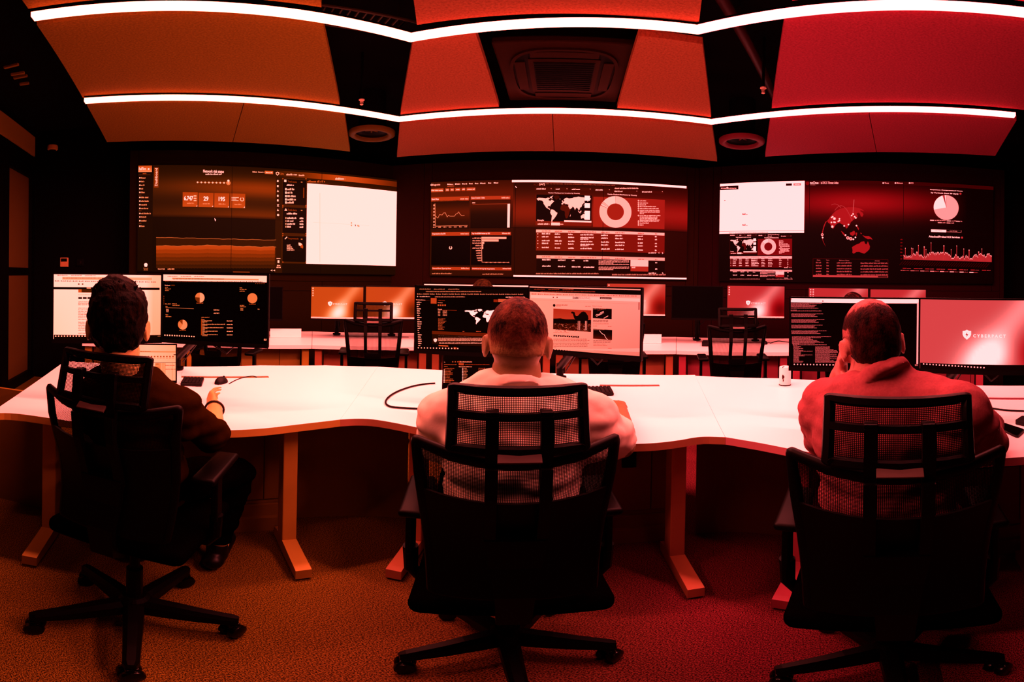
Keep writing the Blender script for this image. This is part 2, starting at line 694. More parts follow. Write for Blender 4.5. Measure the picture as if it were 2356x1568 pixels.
def leg_foot(parent, k, u, w, wtip, c, m):
    bm = new_bm()
    o = S(k, u, w) - V((c.x, c.y, 0))
    R = frame(k)
    add_box(bm, (0, 0, 0.05 + (ZD - TD - 0.05) / 2), (0.062, 0.09, ZD - TD - 0.052), bevel=0.004)
    # T foot: a beam that thins towards its square tip
    L = w - wtip
    rings = []
    for (y, h) in ((0.12, 0.05), (0.06, 0.07), (-0.06, 0.07), (-L + 0.03, 0.055), (-L, 0.05)):
        rings.append([V((-0.031, y, 0.012)), V((0.031, y, 0.012)), V((0.031, y, 0.012 + h)), V((-0.031, y, 0.012 + h))])
    add_rings(bm, rings)
    add_cyl(bm, (0, -L + 0.04, 0), (0, -L + 0.04, 0.013), 0.018)
    add_cyl(bm, (0, 0.09, 0), (0, 0.09, 0.013), 0.018)
    bm.transform(Matrix.Translation(o) @ R)
    return obj('leg', bm, m, parent)


def front_desk(k, label, front, back, legs, panel, hatch, extra=None):
    F_, B_ = smooth_poly(zs(front)), zs(back)
    poly = F_ + list(reversed(B_))
    c = sum(poly, V()) / len(poly)
    c.z = 0
    t = thing('control_desk', label, 'desk', c, 0, 'front row of white control desks')
    bm = new_bm()
    desktop(bm, poly, c)
    dt = obj('desktop', bm, [M_DESK, M_EDGE[k]], t)
    for (u, w, wt) in legs:
        leg_foot(t, k, u, w, wt, c, M_LEG[k])
    u0, u1, wp = panel
    Mp = Matrix.Translation(-c) @ frame(k)
    bm = new_bm()
    add_box(bm, ((u0 + u1) / 2, wp + 0.20, 0.42), (u1 - u0, 0.40, 0.52), bevel=0.004)
    for (a, b) in ((u0 + 0.02, u1 - 0.09), (u1 - 0.085, u1 - 0.005)):
        add_box(bm, ((a + b) / 2, wp - 0.004, 0.43), (b - a, 0.014, 0.48), bevel=0.002)
    bm.transform(Mp)
    cab = obj('cable_cabinet', bm, M_PANEL[k], t)
    bm = new_bm()
    add_box(bm, ((u0 + u1) / 2, wp + 0.20, 0.08), (u1 - u0, 0.43, 0.16), bevel=0.004)
    add_box(bm, ((u0 + u1) / 2, wp - 0.015, 0.045), (u1 - u0, 0.05, 0.09), bevel=0.004)
    bm.transform(Mp)
    obj('plinth', bm, M_PANEL[k], cab)
    if k == 1:
        bm = new_bm()
        add_box(bm, (0.335, wp - 0.02, 0.50), (0.065, 0.018, 0.105), bevel=0.004)
        add_cyl(bm, (0.335, wp - 0.0295, 0.525), (0.335, wp - 0.025, 0.525), 0.016, 16)
        bm.transform(Mp)
        obj('socket_plate', bm, M_BLACK, cab)
    if k == 2:
        bm = new_bm()
        for i in range(2):
            for j in range(9):
                for q in (-1, 1):
                    add_box(bm, (0.36 + j * 0.034, wp - 0.014, 0.535 + i * 0.05), (0.004, 0.006, 0.048), rot=Matrix.Rotation(q * 0.55, 3, 'Y'))
        add_box(bm, (0.49, wp - 0.0125, 0.56), (0.33, 0.003, 0.13))
        bm.transform(Mp)
        obj('vent_grille', bm, M_BLACK, cab)
    if hatch:
        a, b = on_z(hatch[0], hatch[1], ZD), on_z(hatch[2], hatch[3], ZD)
        d = (b - a)
        dn = d.normalized()
        nn = V((-dn.y, dn.x, 0))
        bm = new_bm()
        add_prism(bm, [a - c, b - c, b - c + nn * 0.028, a - c + nn * 0.028], ZD, ZD + 0.0015)
        obj('cable_slot', bm, mat('slot_shadow_liner_%d' % k, tinted(0.10, k), 0.6, 0.2), dt)
        bm = new_bm()
        add_prism(bm, [a - c + nn * 0.03, b - c + nn * 0.03, b - c + nn * 0.16 - dn * 0.05, a - c + nn * 0.16 - dn * 0.0], ZD, ZD + 0.004)
        obj('cable_lid', bm, M_DESK, dt)
    for ex in (extra or []):
        pts = [on_z(x, y, 0) for x, y in ex]
        pts = smooth_poly(pts)
        bm = new_bm()
        R = []
        for i, p in enumerate(pts):
            d = (pts[min(i + 1, len(pts) - 1)] - pts[max(i - 1, 0)]).normalized()
            nn = V((-d.y, d.x, 0)) * 0.02
            R.append([p - c, p - c + nn, p - c + nn + V((0, 0, ZD - TD - .003)), p - c + V((0, 0, ZD - TD - .003))])
        add_rings(bm, R)
        obj('joint_panel', bm, M_PANEL[k], t)
    return t


DESKS = [
    front_desk(0, 'white control desk at the left, in front of the person in the dark shirt',
               [(-24, 950), (30, 949), (110, 960), (300, 985), (500, 990), (600, 986), (690, 975), (782.8, 964.5)],
               [(150, 830), (430, 843), (600, 840), (750, 840), (868.8, 843)],
               [(-0.585, 1.858, 1.575), (0.445, 1.81, 1.535)], (-0.52, 0.465, 2.02), (417, 868, 619, 868),
               [[(668, 1191), (760, 1186), (860, 1185), (935, 1192)], [(-80, 1130), (-20, 1140), (28, 1152), (90, 1166), (125, 1176)]]),
    front_desk(1, 'white control desk in the middle, in front of the person in the white t-shirt',
               [(783, 964.5), (820, 962), (860, 963.5), (920, 974), (990, 989), (1100, 1004), (1300, 1017), (1480, 1021), (1560, 1013), (1610, 1003), (1668.4, 1005)],
               [(869, 843), (1000, 850), (1260, 858), (1400, 860), (1599.0, 862)],
               [(-0.575, 1.783, 1.50), (0.490, 1.71, 1.425)], (-0.52, 0.53, 1.96), (1380, 888, 1518, 888),
               [[(1600, 1226), (1680, 1222), (1760, 1226), (1822, 1234)]]),
    front_desk(2, 'white control desk at the right, in front of the person in the sweater',
               [(1669, 1005), (1700, 1010), (1760, 1020), (1860, 1040), (2000, 1053), (2150, 1058), (2300, 1054), (2420, 1045)],
               [(1600, 864), (1800, 870), (2000, 878), (2200, 885), (2420, 886)],
               [(-0.373, 1.70, 1.385), (0.52, 1.65, 1.36)], (-0.45, 0.62, 1.87), (2196, 916, 2420, 918)),
]

# ------------------------------------------------------------------ desks of the rear row
RB = [190, 455, 720, 990, 1275, 1558, 1820, 2085, 2270]
RN = ['half hidden behind the person in the dark shirt', 'behind the left front monitors', 'below the two monitors left of the middle station',
      'hidden behind the dark screen of the middle station', 'behind the monitor showing the camel page', 'below the black monitor that is off',
      'behind the monitor with lines of code', 'at the right end of the row']


def az_k(px):
    a = (px - PX0) / PPR
    return 0 if a < -0.4 else (1 if a < 0.5 else 2)


REAR_AZ = []
for i in range(8):
    a0, a1 = (RB[i] - PX0) / PPR, (RB[i + 1] - PX0) / PPR
    ac = (a0 + a1) / 2
    REAR_AZ.append(ac)
    k = az_k((RB[i] + RB[i + 1]) / 2)
    wf, wb = 3.74, 4.66
    h = (a1 - a0) / 2
    hf, hb = wf * tan(h) - 0.002, wb * tan(h) - 0.002
    t = thing('rear_desk', 'white desk of the rear row, ' + RN[i], 'desk', S(ac, 0, wf), -ac, 'rear row of white desks')
    bm = new_bm()
    add_prism(bm, [(-hf, 0), (hf, 0), (hb, wb - wf), (-hb, wb - wf)], ZD - TD, ZD)
    obj('desktop', bm, M_DESK, t)
    for s in (-1, 1):
        bm = new_bm()
        add_box(bm, (s * (hf - 0.05), 0.06, (ZD - TD) / 2 + 0.02), (0.06, 0.06, ZD - TD - 0.04))
        add_box(bm, (s * (hf - 0.05), 0.22, 0.02), (0.06, 0.5, 0.04))
        obj('leg', bm, M_RLEG[k], t)
    bm = new_bm()
    for (a, b) in ((-hf + 0.09, -0.12), (-0.115, 0.22), (0.225, hf - 0.09)):
        add_box(bm, ((a + b) / 2, 0.125, 0.36), (b - a, 0.02, 0.69))
    obj('modesty_panel', bm, M_RPANEL[k], t)
    bm = new_bm()
    add_box(bm, (0, 0.60, ZD + 0.001), (hf * 1.5, 0.03, 0.004))
    obj('cable_slot', bm, mat('slot_shadow_liner_%d' % k, tinted(0.10, k), 0.6, 0.2), t)
    if i in (1, 4):
        bm = new_bm()
        add_box(bm, (0.30, 0.44, ZD + 0.046), (0.30, 0.012, 0.088))
        obj('raised_cable_lid', bm, M_DESK, t)


# ------------------------------------------------------------------ what the screens show
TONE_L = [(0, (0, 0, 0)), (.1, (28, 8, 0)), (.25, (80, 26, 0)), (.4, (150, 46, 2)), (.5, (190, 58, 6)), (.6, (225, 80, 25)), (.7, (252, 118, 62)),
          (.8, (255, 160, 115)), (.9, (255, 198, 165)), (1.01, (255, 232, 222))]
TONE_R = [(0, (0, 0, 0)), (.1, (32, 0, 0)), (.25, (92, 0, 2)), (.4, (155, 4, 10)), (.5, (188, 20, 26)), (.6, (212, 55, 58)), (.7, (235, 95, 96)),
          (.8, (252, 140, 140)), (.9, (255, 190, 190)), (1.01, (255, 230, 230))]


def lin(c):
    c /= 255.0
    return c / 12.92 if c <= 0.04045 else ((c + 0.055) / 1.055) ** 2.4


def tone1(tab, v):
    v = max(0.0, min(1.0, v))
    for (a, ca), (b, cb) in zip(tab[:-1], tab[1:]):
        if v <= b:
            t = (v - a) / (b - a)
            return [lerp(x, y, t) for x, y in zip(ca, cb)]
    return list(tab[-1][1])


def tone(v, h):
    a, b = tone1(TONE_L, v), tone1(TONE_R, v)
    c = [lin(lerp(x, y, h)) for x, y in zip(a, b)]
    c[0] *= 1.0 + 2.0 * max(0.0, v - 0.7) / 0.3      # bright whites of a screen give more light than the picture can hold
    return (c[0], c[1], c[2], 1.0)


_scr = bpy.data.materials.new('screen_picture')
_scr.use_nodes = True
_nt = _scr.node_tree
_b = _nt.nodes['Principled BSDF']
_b.inputs['Base Color'].default_value = (0.0006, 0.0005, 0.0005, 1)
_b.inputs['Roughness'].default_value = 0.4
_b.inputs['Specular IOR Level'].default_value = 0.02
_at = _nt.nodes.new('ShaderNodeVertexColor')
_at.layer_name = 'picture'
_nt.links.new(_at.outputs['Color'], _b.inputs['Emission Color'])
_b.inputs['Emission Strength'].default_value = 1.0
M_SCREEN = _scr

_glyphs = {}


def text_geo(s, bold=0.0):
    key = (s, bold)
    if key in _glyphs:
        return _glyphs[key]
    cu = bpy.data.curves.new('lettering', 'FONT')
    cu.body = s
    cu.resolution_u = 2
    cu.offset = bold
    o = bpy.data.objects.new('lettering', cu)
    me = o.to_mesh()
    vs = [(v.co.x, v.co.y) for v in me.vertices]
    fs = [list(p.vertices) for p in me.polygons]
    o.to_mesh_clear()
    bpy.data.objects.remove(o)
    bpy.data.curves.remove(cu)
    if not vs:
        vs = [(0, 0)]
    x0, x1 = min(v[0] for v in vs), max(v[0] for v in vs)
    y0, y1 = min(v[1] for v in vs), max(v[1] for v in vs)
    g = ([((x - x0) / max(x1 - x0, 1e-6), (y - y0) / max(y1 - y0, 1e-6)) for x, y in vs], fs)
    _glyphs[key] = g
    return g


class Screen:
    """a flat display; its picture is laid out in the display's own plane.  conv = (x0, y0, scale) of the notes the layout was read from"""

    def __init__(self, Mw, w, h, conv, seed=1, hue=None):
        self.M, self.Mi, self.w, self.h, self.conv = Mw, Mw.inverted(), w, h, conv
        self.v, self.f, self.c = [], [], []
        self.rnd = random.Random(seed)
        self.L = 0
        o = Mw.translation
        self.hx = hue

    def pt(self, x, y):
        x0, y0, s = self.conv
        px, py = x / s + x0, y / s + y0
        o = self.Mi @ V((0, 0, CAM_H))
        d = self.Mi.to_3x3() @ ray(px, py)
        t = -o.y / d.y
        p = o + d * t
        return (max(-self.w / 2, min(self.w / 2, p.x)), max(-self.h / 2, min(self.h / 2, p.z)))

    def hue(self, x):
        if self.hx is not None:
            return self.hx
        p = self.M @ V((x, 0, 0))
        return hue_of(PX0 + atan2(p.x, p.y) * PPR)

    def add(self, pts, faces, vals, layer):
        n = len(self.v)
        e = -0.0004 * layer
        self.v += [(x, e, z) for x, z in pts]
        for f in faces:
            self.f.append([n + i for i in f])
            self.c += [tone(vals[i] if isinstance(vals, (list, tuple)) else vals, self.hue(pts[i][0])) for i in f]

    def back(self, v):
        self.grad(None, lambda s, t: v, 6, 1, 0)

    def grad(self, r, fn, nx=12, ny=8, layer=0):
        if r is None:
            x0, z1, x1, z0 = -self.w / 2, self.h / 2, self.w / 2, -self.h / 2
        else:
            (x0, z1), (x1, z0) = self.pt(r[0], r[1]), self.pt(r[2], r[3])
        pts, vals, fs = [], [], []
        for j in range(ny + 1):
            for i in range(nx + 1):
                s, t = i / nx, j / ny
                pts.append((lerp(x0, x1, s), lerp(z1, z0, t)))
                vals.append(fn(s, t))
        for j in range(ny):
            for i in range(nx):
                a = j * (nx + 1) + i
                fs.append((a, a + 1, a + nx + 2, a + nx + 1))
        self.add(pts, fs, vals, layer)

    def rect(self, x0, y0, x1, y1, v, layer=1):
        (a, b), (c, d) = self.pt(x0, y0), self.pt(x1, y1)
        m = min(b, d), max(b, d)
        self.add([(a, m[1]), (c, m[1]), (c, m[0]), (a, m[0])], [(0, 1, 2, 3)], v, layer)

    def poly(self, pts, v, layer=2):
        q = [self.pt(*p) for p in pts]
        from mathutils.geometry import tessellate_polygon
        tr = tessellate_polygon([[V((x, y, 0)) for x, y in q]])
        self.add(q, [tuple(t) for t in tr], v, layer)

    def wedge(self, cx, cy, r0, r1, a0, a1, v, layer=2, n=28):
        """ring or pie slice, degrees clockwise from the top"""
        c = self.pt(cx, cy)
        k = (self.pt(cx + r1, cy)[0] - c[0]) / r1
        m = max(2, int(n * abs(a1 - a0) / 360) + 1)
        pts, fs = [], []
        for i in range(m + 1):
            a = radians(lerp(a0, a1, i / m))
            for r in (r0, r1):
                pts.append((c[0] + k * r * sin(a), c[1] + k * r * cos(a)))
        for i in range(m):
            fs.append((2 * i, 2 * i + 1, 2 * i + 3, 2 * i + 2))
        self.add(pts, fs, v, layer)

    def line(self, pts, w, v, layer=2):
        q = [V(self.pt(*p)) for p in pts]
        c = self.pt(*pts[0])
        k = abs(self.pt(pts[0][0] + 10, pts[0][1])[0] - c[0]) / 10
        h = w * k / 2
        for a, b in zip(q[:-1], q[1:]):
            d = (b - a)
            if d.length < 1e-6:
                continue
            nn = V((-d.y, d.x)).normalized() * h
            e = d.normalized() * h * 0.4
            self.add([tuple(a - nn - e), tuple(b - nn + e), tuple(b + nn + e), tuple(a + nn - e)], [(0, 1, 2, 3)], v, layer)

    def text(self, s, x0, y0, x1, y1, v, layer=3, bold=0.012, rot90=False):
        (a, b), (c, d) = self.pt(x0, y0), self.pt(x1, y1)
        zt, zb = max(b, d), min(b, d)
        g, fs = text_geo(s, bold)
        if rot90:
            pts = [(c - gy * (c - a), zb + gx * (zt - zb)) for gx, gy in g]
        else:
            pts = [(a + gx * (c - a), zb + gy * (zt - zb)) for gx, gy in g]
        self.add(pts, fs, v, layer)

    def scrib(self, x0, y0, x1, y1, v, layer=3, fill=1.0):
        """a run of small unreadable words"""
        x = x0
        h = (y1 - y0)
        while x < x0 + (x1 - x0) * fill:
            w = h * self.rnd.uniform(1.0, 4.2)
            e = min(x + w, x1)
            xx = x
            while xx < e:            # letters
                lw = h * self.rnd.uniform(0.28, 0.5)
                up = self.rnd.choice((0.0, 0.0, 0.25, 0.25, 0.3))
                self.rect(xx, y0 + h * up, min(xx + lw, e), y1, v, layer)
                xx += lw + h * 0.16
            x = e + h * 0.45

    def para(self, x0, y0, x1, n, pitch, h, v, layer=3, ragged=0.3):
        for i in range(n):
            f = 1.0 - self.rnd.random() * ragged
            self.scrib(x0, y0 + i * pitch, x0 + (x1 - x0) * f, y0 + i * pitch + h, v, layer)

    def build(self, name, parent, local):
        me = bpy.data.meshes.new(name)
        me.from_pydata(self.v, [], self.f)
        ca = me.color_attributes.new('picture', 'FLOAT_COLOR', 'CORNER')
        flat = []
        for c in self.c:
            flat += c
        ca.data.foreach_set('color', flat)
        me.materials.append(M_SCREEN)
        me.update()
        # every face looks towards the viewer's side
        bm = bmesh.new()
        bm.from_mesh(me)
        for f in bm.faces:
            f.normal_update()
            if f.normal.y > 0:
                f.normal_flip()
        bm.to_mesh(me)
        bm.free()
        o = bpy.data.objects.new(name, me)
        COL.objects.link(o)
        o.parent = parent
        o.matrix_local = local
        return o


_LL = [
    [(-168, 66), (-156, 71), (-128, 70), (-110, 68), (-95, 72), (-82, 68), (-94, 60), (-82, 55), (-79, 52), (-77, 60), (-70, 61), (-64, 58), (-56, 52), (-66, 49), (-62, 46), (-70, 43), (-75, 38), (-81, 31), (-80, 26), (-83, 29), (-90, 30), (-97, 27), (-97, 20), (-91, 18), (-87, 21), (-88, 16), (-83, 14), (-82, 9), (-78, 8), (-84, 10), (-92, 14), (-103, 19), (-110, 24), (-114, 31), (-118, 34), (-124, 42), (-124, 48), (-132, 56), (-150, 60), (-160, 56), (-158, 60), (-165, 62)],
    [(-78, 8), (-72, 12), (-62, 10), (-51, 4), (-45, -2), (-35, -6), (-39, -15), (-48, -26), (-57, -36), (-65, -42), (-69, -50), (-68, -55), (-74, -50), (-73, -38), (-70, -20), (-76, -14), (-81, -5), (-79, 2)],
    [(-55, 82), (-30, 83), (-20, 75), (-25, 69), (-43, 60), (-52, 66), (-58, 75)],
    [(-9, 37), (-9, 43), (-1, 44), (-4, 48), (3, 51), (8, 54), (11, 58), (5, 59), (6, 63), (15, 69), (25, 71), (40, 67), (33, 66), (44, 68), (60, 69), (70, 73), (85, 74), (100, 77), (115, 74), (140, 72), (160, 70), (178, 68), (178, 63), (163, 60), (162, 53), (157, 52), (155, 59), (142, 59), (136, 54), (140, 48), (130, 43), (128, 36), (126, 38), (121, 40), (122, 31), (117, 23), (108, 21), (107, 11), (103, 12), (101, 7), (104, 2), (99, 9), (95, 16), (88, 22), (80, 14), (77, 8), (73, 17), (68, 24), (57, 26), (60, 22), (52, 16), (44, 13), (38, 22), (34, 28), (36, 36), (28, 37), (26, 40), (20, 38), (19, 42), (13, 45), (18, 40), (15, 38), (9, 44), (3, 43), (-1, 37)],
    [(-6, 36), (10, 37), (11, 33), (20, 31), (33, 31), (37, 21), (43, 12), (51, 12), (42, 0), (40, -10), (35, -20), (32, -28), (26, -34), (18, -34), (12, -17), (13, -5), (9, 4), (-4, 5), (-13, 9), (-17, 15), (-13, 28)],
    [(114, -22), (122, -17), (130, -12), (137, -12), (140, -17), (143, -11), (150, -22), (153, -28), (148, -38), (140, -38), (130, -32), (116, -35)],
    [(-5, 50), (1, 51), (-2, 58), (-6, 57)], [(131, 32), (140, 36), (143, 43), (139, 38)], [(95, 5), (105, -6), (115, -8), (104, 0)], [(109, 1), (117, 6), (117, -3), (111, -3)],
    [(131, -2), (147, -6), (143, -9)], [(44, -24), (49, -13), (48, -24)], [(-24, 65), (-14, 65), (-18, 63)], [(-85, 74), (-62, 82), (-72, 72), (-64, 66), (-80, 70)],
]
CONTINENTS = [[((x + 170) / 3.5, (84 - y) / 1.62) for x, y in c] for c in _LL]


def world_map(sc, x0, y0, x1, y1, v, layer=3, vals=None):
    for i, c in enumerate(CONTINENTS):
        sc.poly([(x0 + (x1 - x0) * a / 100.0, y0 + (y1 - y0) * b / 86.0) for a, b in c], (vals or {}).get(i, v), layer)


def shield(sc, cx, cy, r, v, layer=4, bolt=None):
    P = [(-.85, -.72), (-.4, -.78), (0, -1.0), (.4, -.78), (.85, -.72), (.85, 0.0), (.6, .5), (0, 1.0), (-.6, .5), (-.85, 0.0)]
    sc.poly([(cx + r * a, cy + r * b) for a, b in P], v, layer)
    if bolt is not None:
        B = [(.08, -.5), (-.3, .08), (-.03, .08), (-.1, .5), (.3, -.1), (.03, -.1)]
        sc.poly([(cx + r * a, cy + r * b) for a, b in B], bolt, layer + 1)


def wallpaper(sc, lo=0.55, hi=0.92):
    """soft diagonal beam of light of the desktop picture"""
    def fn(s, t):
        x = s - 0.50 + 0.35 * (t - 0.62)
        beam = math.exp(-((s - (0.86 - 0.46 * t)) / (0.13 + 0.05 * t)) ** 2)
        spot = math.exp(-(((s - 0.55 + 0.10 * (t - 0.8)) / 0.19) ** 2 + ((t - 0.82) / 0.30) ** 2))
        dark = math.exp(-(((s - 0.92) / 0.17) ** 2 + ((t - 0.75) / 0.30) ** 2))
        return lo + 0.16 * beam + (hi - lo) * 0.9 * spot - 0.26 * dark
    sc.grad(None, fn, 40, 26, 0)


M_CHIN = mat('silver_chin', (0.75, 0.70, 0.68), 0.4, 0.4)


def monitor(name, label, group, c, yaw, w, h, draw, conv, chin=0.0, arm=None, seed=1, tilt=0.0, hue=None):
    """flat display on a desk arm: c = middle of the picture in the room, yaw = direction it turns its back to"""
    t = thing(name, label, 'monitor', (c.x, c.y, 0), -yaw, group)
    Ms = Matrix.Translation((0, 0, c.z)) @ Matrix.Rotation(tilt, 4, 'X')
    Mw = Matrix.Translation((c.x, c.y, 0)) @ Matrix.Rotation(-yaw, 4, 'Z') @ Ms
    bm = new_bm()
    b = 0.007
    add_box(bm, (0, 0.018, -0.006), (w + 2 * b, 0.030, h + 2 * b + 0.012), bevel=0.004)
    add_box(bm, (0, 0.046, 0), (w * 0.6, 0.03, h * 0.6), bevel=0.008)
    add_box(bm, (0, 0.002, h / 2 + b * 0.5), (w + 2 * b, 0.006, b))
    add_box(bm, (0, 0.002, -h / 2 - b * 0.5 - 0.006), (w + 2 * b, 0.006, b + 0.012))
    for s in (-1, 1):
        add_box(bm, (s * (w / 2 + b * 0.5), 0.002, 0), (b, 0.006, h + 2 * b))
    obj('frame', bm, M_BLACK, t, mw=Ms)
    sc = Screen(Mw, w, h, conv, seed, hue)
    draw(sc)
    sc.build('screen', t, Ms)
    if chin:
        bm = new_bm()
        add_box(bm, (0, -0.0015, -h / 2 + chin / 2), (w, 0.004, chin), bevel=0.001)
        obj('chin_strip', bm, M_CHIN, t, mw=Ms)
    if arm:
        (fx, fy) = arm if abs(arm[0]) < 3 else (Mw.inverted() @ on_z(arm[0], arm[1], ZD)).xy     # foot of the arm, in the monitor's own frame
        bm = new_bm()
        add_cyl(bm, (fx, fy, ZD + 0.006), (fx, fy, ZD + 0.02), 0.040)
        add_cyl(bm, (fx, fy, ZD + 0.006), (fx, fy, ZD + 0.10), 0.022)
        add_box(bm, (0, 0.075, c.z - 0.02), (0.10, 0.02, 0.10), bevel=0.004)
        p, q = V((fx, fy, ZD + 0.08)), V((0.0, 0.10, c.z - 0.03))
        m = (p + q) / 2 + V((0.0, 0.03, 0))
        add_tube(bm, [p, m, q], [0.024, 0.021, 0.019], 12)
        add_cyl(bm, q, q + V((0, -0.03, 0)), 0.025)
        ma = obj('monitor_arm', bm, M_BLACK, t, smooth=True, angle=40)
        bm = new_bm()
        cx_ = 0.19 if 'small white world map' in label else 0.0
        add_tube(bm, [V((0.02 + cx_, 0.07, c.z - h * 0.3)), V((0.07 + cx_, 0.10, c.z - h * 0.62)), V((0.03 + cx_, 0.13, c.z - h * 0.75)), m + V((0.02, 0.02, 0)), p + V((0.03, 0.02, -0.03))], 0.004, 8)
        obj('cable', bm, M_BLACK, ma, smooth=True)
    return t


def video_wall(k, w, u0, u1, z0, z1, label, draw, conv, seed):
    a = AX[k]
    uc, zc = (u0 + u1) / 2, (z0 + z1) / 2
    W_, H_ = u1 - u0, z1 - z0
    t = thing('video_wall', label, 'video wall', S(k, uc, w), -a, 'video walls')
    Ms = Matrix.Translation((0, 0, zc))
    Mw = Matrix.Translation(S(k, uc, w)) @ frame(k) @ Ms
    bm = new_bm()
    add_box(bm, (0, 0.06, 0), (W_ + 0.01, 0.114, H_ + 0.01))
    obj('casing', bm, M_BLACK, t, mw=Ms)
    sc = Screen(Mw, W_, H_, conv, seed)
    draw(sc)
    # hairline joints between the six display panels
    for i in (1, 2):
        x = -W_ / 2 + W_ * i / 3
        sc.add([(x - .0025, H_ / 2), (x + .0025, H_ / 2), (x + .0025, -H_ / 2), (x - .0025, -H_ / 2)], [(0, 1, 2, 3)], 0.04, 4.5)
    sc.add([(-W_ / 2, .002), (W_ / 2, .002), (W_ / 2, -.002), (-W_ / 2, -.002)], [(0, 1, 2, 3)], 0.06, 4.5)
    sc.build('screen', t, Ms)
    return t

C4, C5, C6 = (300, 360, 3.57), (960, 380, 3.57), (1620, 380, 3.366)
G = math.exp


def draw_vw_left(sc):
    def glow_bg(s, t):  # brighter upper bands: viewing-angle glow of the panels painted into the picture
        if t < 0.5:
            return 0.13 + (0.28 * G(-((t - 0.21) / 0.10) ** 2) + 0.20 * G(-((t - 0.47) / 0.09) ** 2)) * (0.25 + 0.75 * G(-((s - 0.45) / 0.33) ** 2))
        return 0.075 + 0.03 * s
    sc.grad(None, glow_bg, 40, 30, 0)
    sc.rect(57, 76, 178, 940, 0.09)
    sc.grad((57, 76, 176, 126), lambda s, t: 0.55 + 0.2 * t, 4, 3, 2)
    sc.text('RadiFlow', 70, 88, 128, 110, 0.98)
    sc.wedge(150, 102, 0, 7, 0, 360, 0.98, 3)
    sc.scrib(102, 134, 132, 143, 0.55)
    sc.rect(68, 149, 165, 151, 0.3, 2)
    for y, l in ((175, 35), (205, 26), (235, 26), (264, 18), (294, 28), (335, 58), (365, 62), (395, 46), (425, 58), (467, 78), (497, 40), (527, 46), (571, 28)):
        sc.wedge(78, y, 0, 6, 0, 360, 0.9, 3)
        sc.scrib(89, y - 6, 89 + l, y + 6, 0.75)
    for y in (316, 445, 548):
        sc.scrib(70, y - 3, 90, y + 3, 0.4)
    sc.wedge(127, 888, 0, 14, 0, 360, 0.98, 3)
    sc.rect(117, 888, 137, 904, 0.98, 3)
    sc.scrib(108, 912, 146, 919, 0.7)
    sc.scrib(110, 926, 144, 933, 0.7)
    sc.rect(195, 90, 231, 255, 0.40, 2)
    sc.text('Dashboard', 202, 94, 222, 242, 0.92, rot90=True)
    sc.text('Network risk status', 598, 107, 767, 136, 0.98)
    sc.scrib(617, 139, 742, 150, 0.95)
    sc.wedge(746, 143, 0, 5, 0, 360, 0.95, 3)
    sc.line([(552, 211), (790, 216)], 3, 0.6)
    for i in range(8):
        sc.wedge(552 + 31 * i, 211 + 0.7 * i, 0, 7, 0, 360, 0.88, 3)
    sc.wedge(805, 217, 0, 18, 0, 360, 0.68, 3)
    sc.wedge(805, 198, 0, 9, 0, 360, 0.95, 4)
    sc.text('C', 800, 208, 811, 224, 0.95, 5)
    sc.scrib(1003, 121, 1040, 131, 0.85)
    sc.scrib(1050, 122, 1100, 132, 0.85)
    sc.grad((1104, 117, 1172, 145), lambda s, t: 0.62, 2, 2, 2)
    sc.scrib(1112, 125, 1165, 137, 0.9)
    for i, (x0, y0, x1, y1, tx, a, b) in enumerate([(430, 292, 552, 413, '6.747', 441, 515), (560, 296, 682, 416, '29', 601, 641), (690, 299, 812, 420, '195', 725, 777), (821, 302, 942, 424, '', 0, 0)]):
        sc.grad((x0, y0, x1, y1), lambda s, t: 0.50 + 0.06 * t, 3, 3, 2)
        if tx:
            sc.text(tx, a, y0 + 30, b, y0 + 69, 1.0, bold=0.03)
        sc.scrib(x0 + 35, y0 + 86, x0 + 92, y0 + 95, 0.75)
        sc.poly([(x1 - 12, y1 - 4), (x1 - 3, y1 - 14), (x1 - 3, y1 - 4)], 0.98, 3)
    for y in (318, 338, 356):
        sc.rect(520, y, 542, y + 10, 0.86, 3)
    for y, l in ((333, 60), (345, 40), (357, 58)):
        sc.rect(830, y, 830 + l, y + 7, 0.92, 3)
    sc.wedge(917, 351, 11, 17, 20, 330, 0.9, 3)
    sc.poly([(690, 505), (704, 520), (698, 522), (701, 529), (697, 530), (694, 523)], 1.0, 4)

    def wave(y0, y1, amp, ph):
        return [(212 + i * 24.6, lerp(y0, y1, i / 40.0) + amp * (sin(i * .9 + ph) + .6 * sin(i * 2.3 + ph * 2))) for i in range(41)]
    up = wave(663, 686, 1.6, 0.3)
    lo = [(x, y - 8 * G(-((x - 690) / 190) ** 2)) for x, y in wave(732, 742, 2.4, 1.7)]
    for (a, b), (c, d) in zip(zip(up[:-1], up[1:]), zip(lo[:-1], lo[1:])):
        sc.poly([a, b, d, c], 0.19, 2)
    for (a, b) in zip(lo[:-1], lo[1:]):
        for j in range(12):
            t0, t1 = j / 12, (j + 1) / 12
            v = 0.53 - 0.38 * t0 ** 0.8 + (0.04 if j % 2 else 0)
            ya, yb = lerp(a[1], 914, t0), lerp(a[1], 914, t1)
            yc, yd = lerp(b[1], 919, t0), lerp(b[1], 919, t1)
            sc.poly([(a[0], ya), (b[0], yc), (b[0], yd), (a[0], yb)], v, 2)
    sc.line(up, 3, 0.66, 4)
    sc.line(lo, 3, 0.66, 4)
    sc.text('Network Traffic', 226, 916, 283, 928, 0.8)
    sc.scrib(306, 917, 362, 928, 0.75)
    sc.poly([(1150, 934), (1166, 927), (1166, 941)], 0.9, 3)
    sc.poly([(1172, 934), (1188, 928), (1188, 941)], 0.9, 3)
    sc.rect(843, 944, 980, 951, 0.55, 3)
    # second window of this wall
    sc.rect(1196, 116, 1246, 955, 0.17, 2)
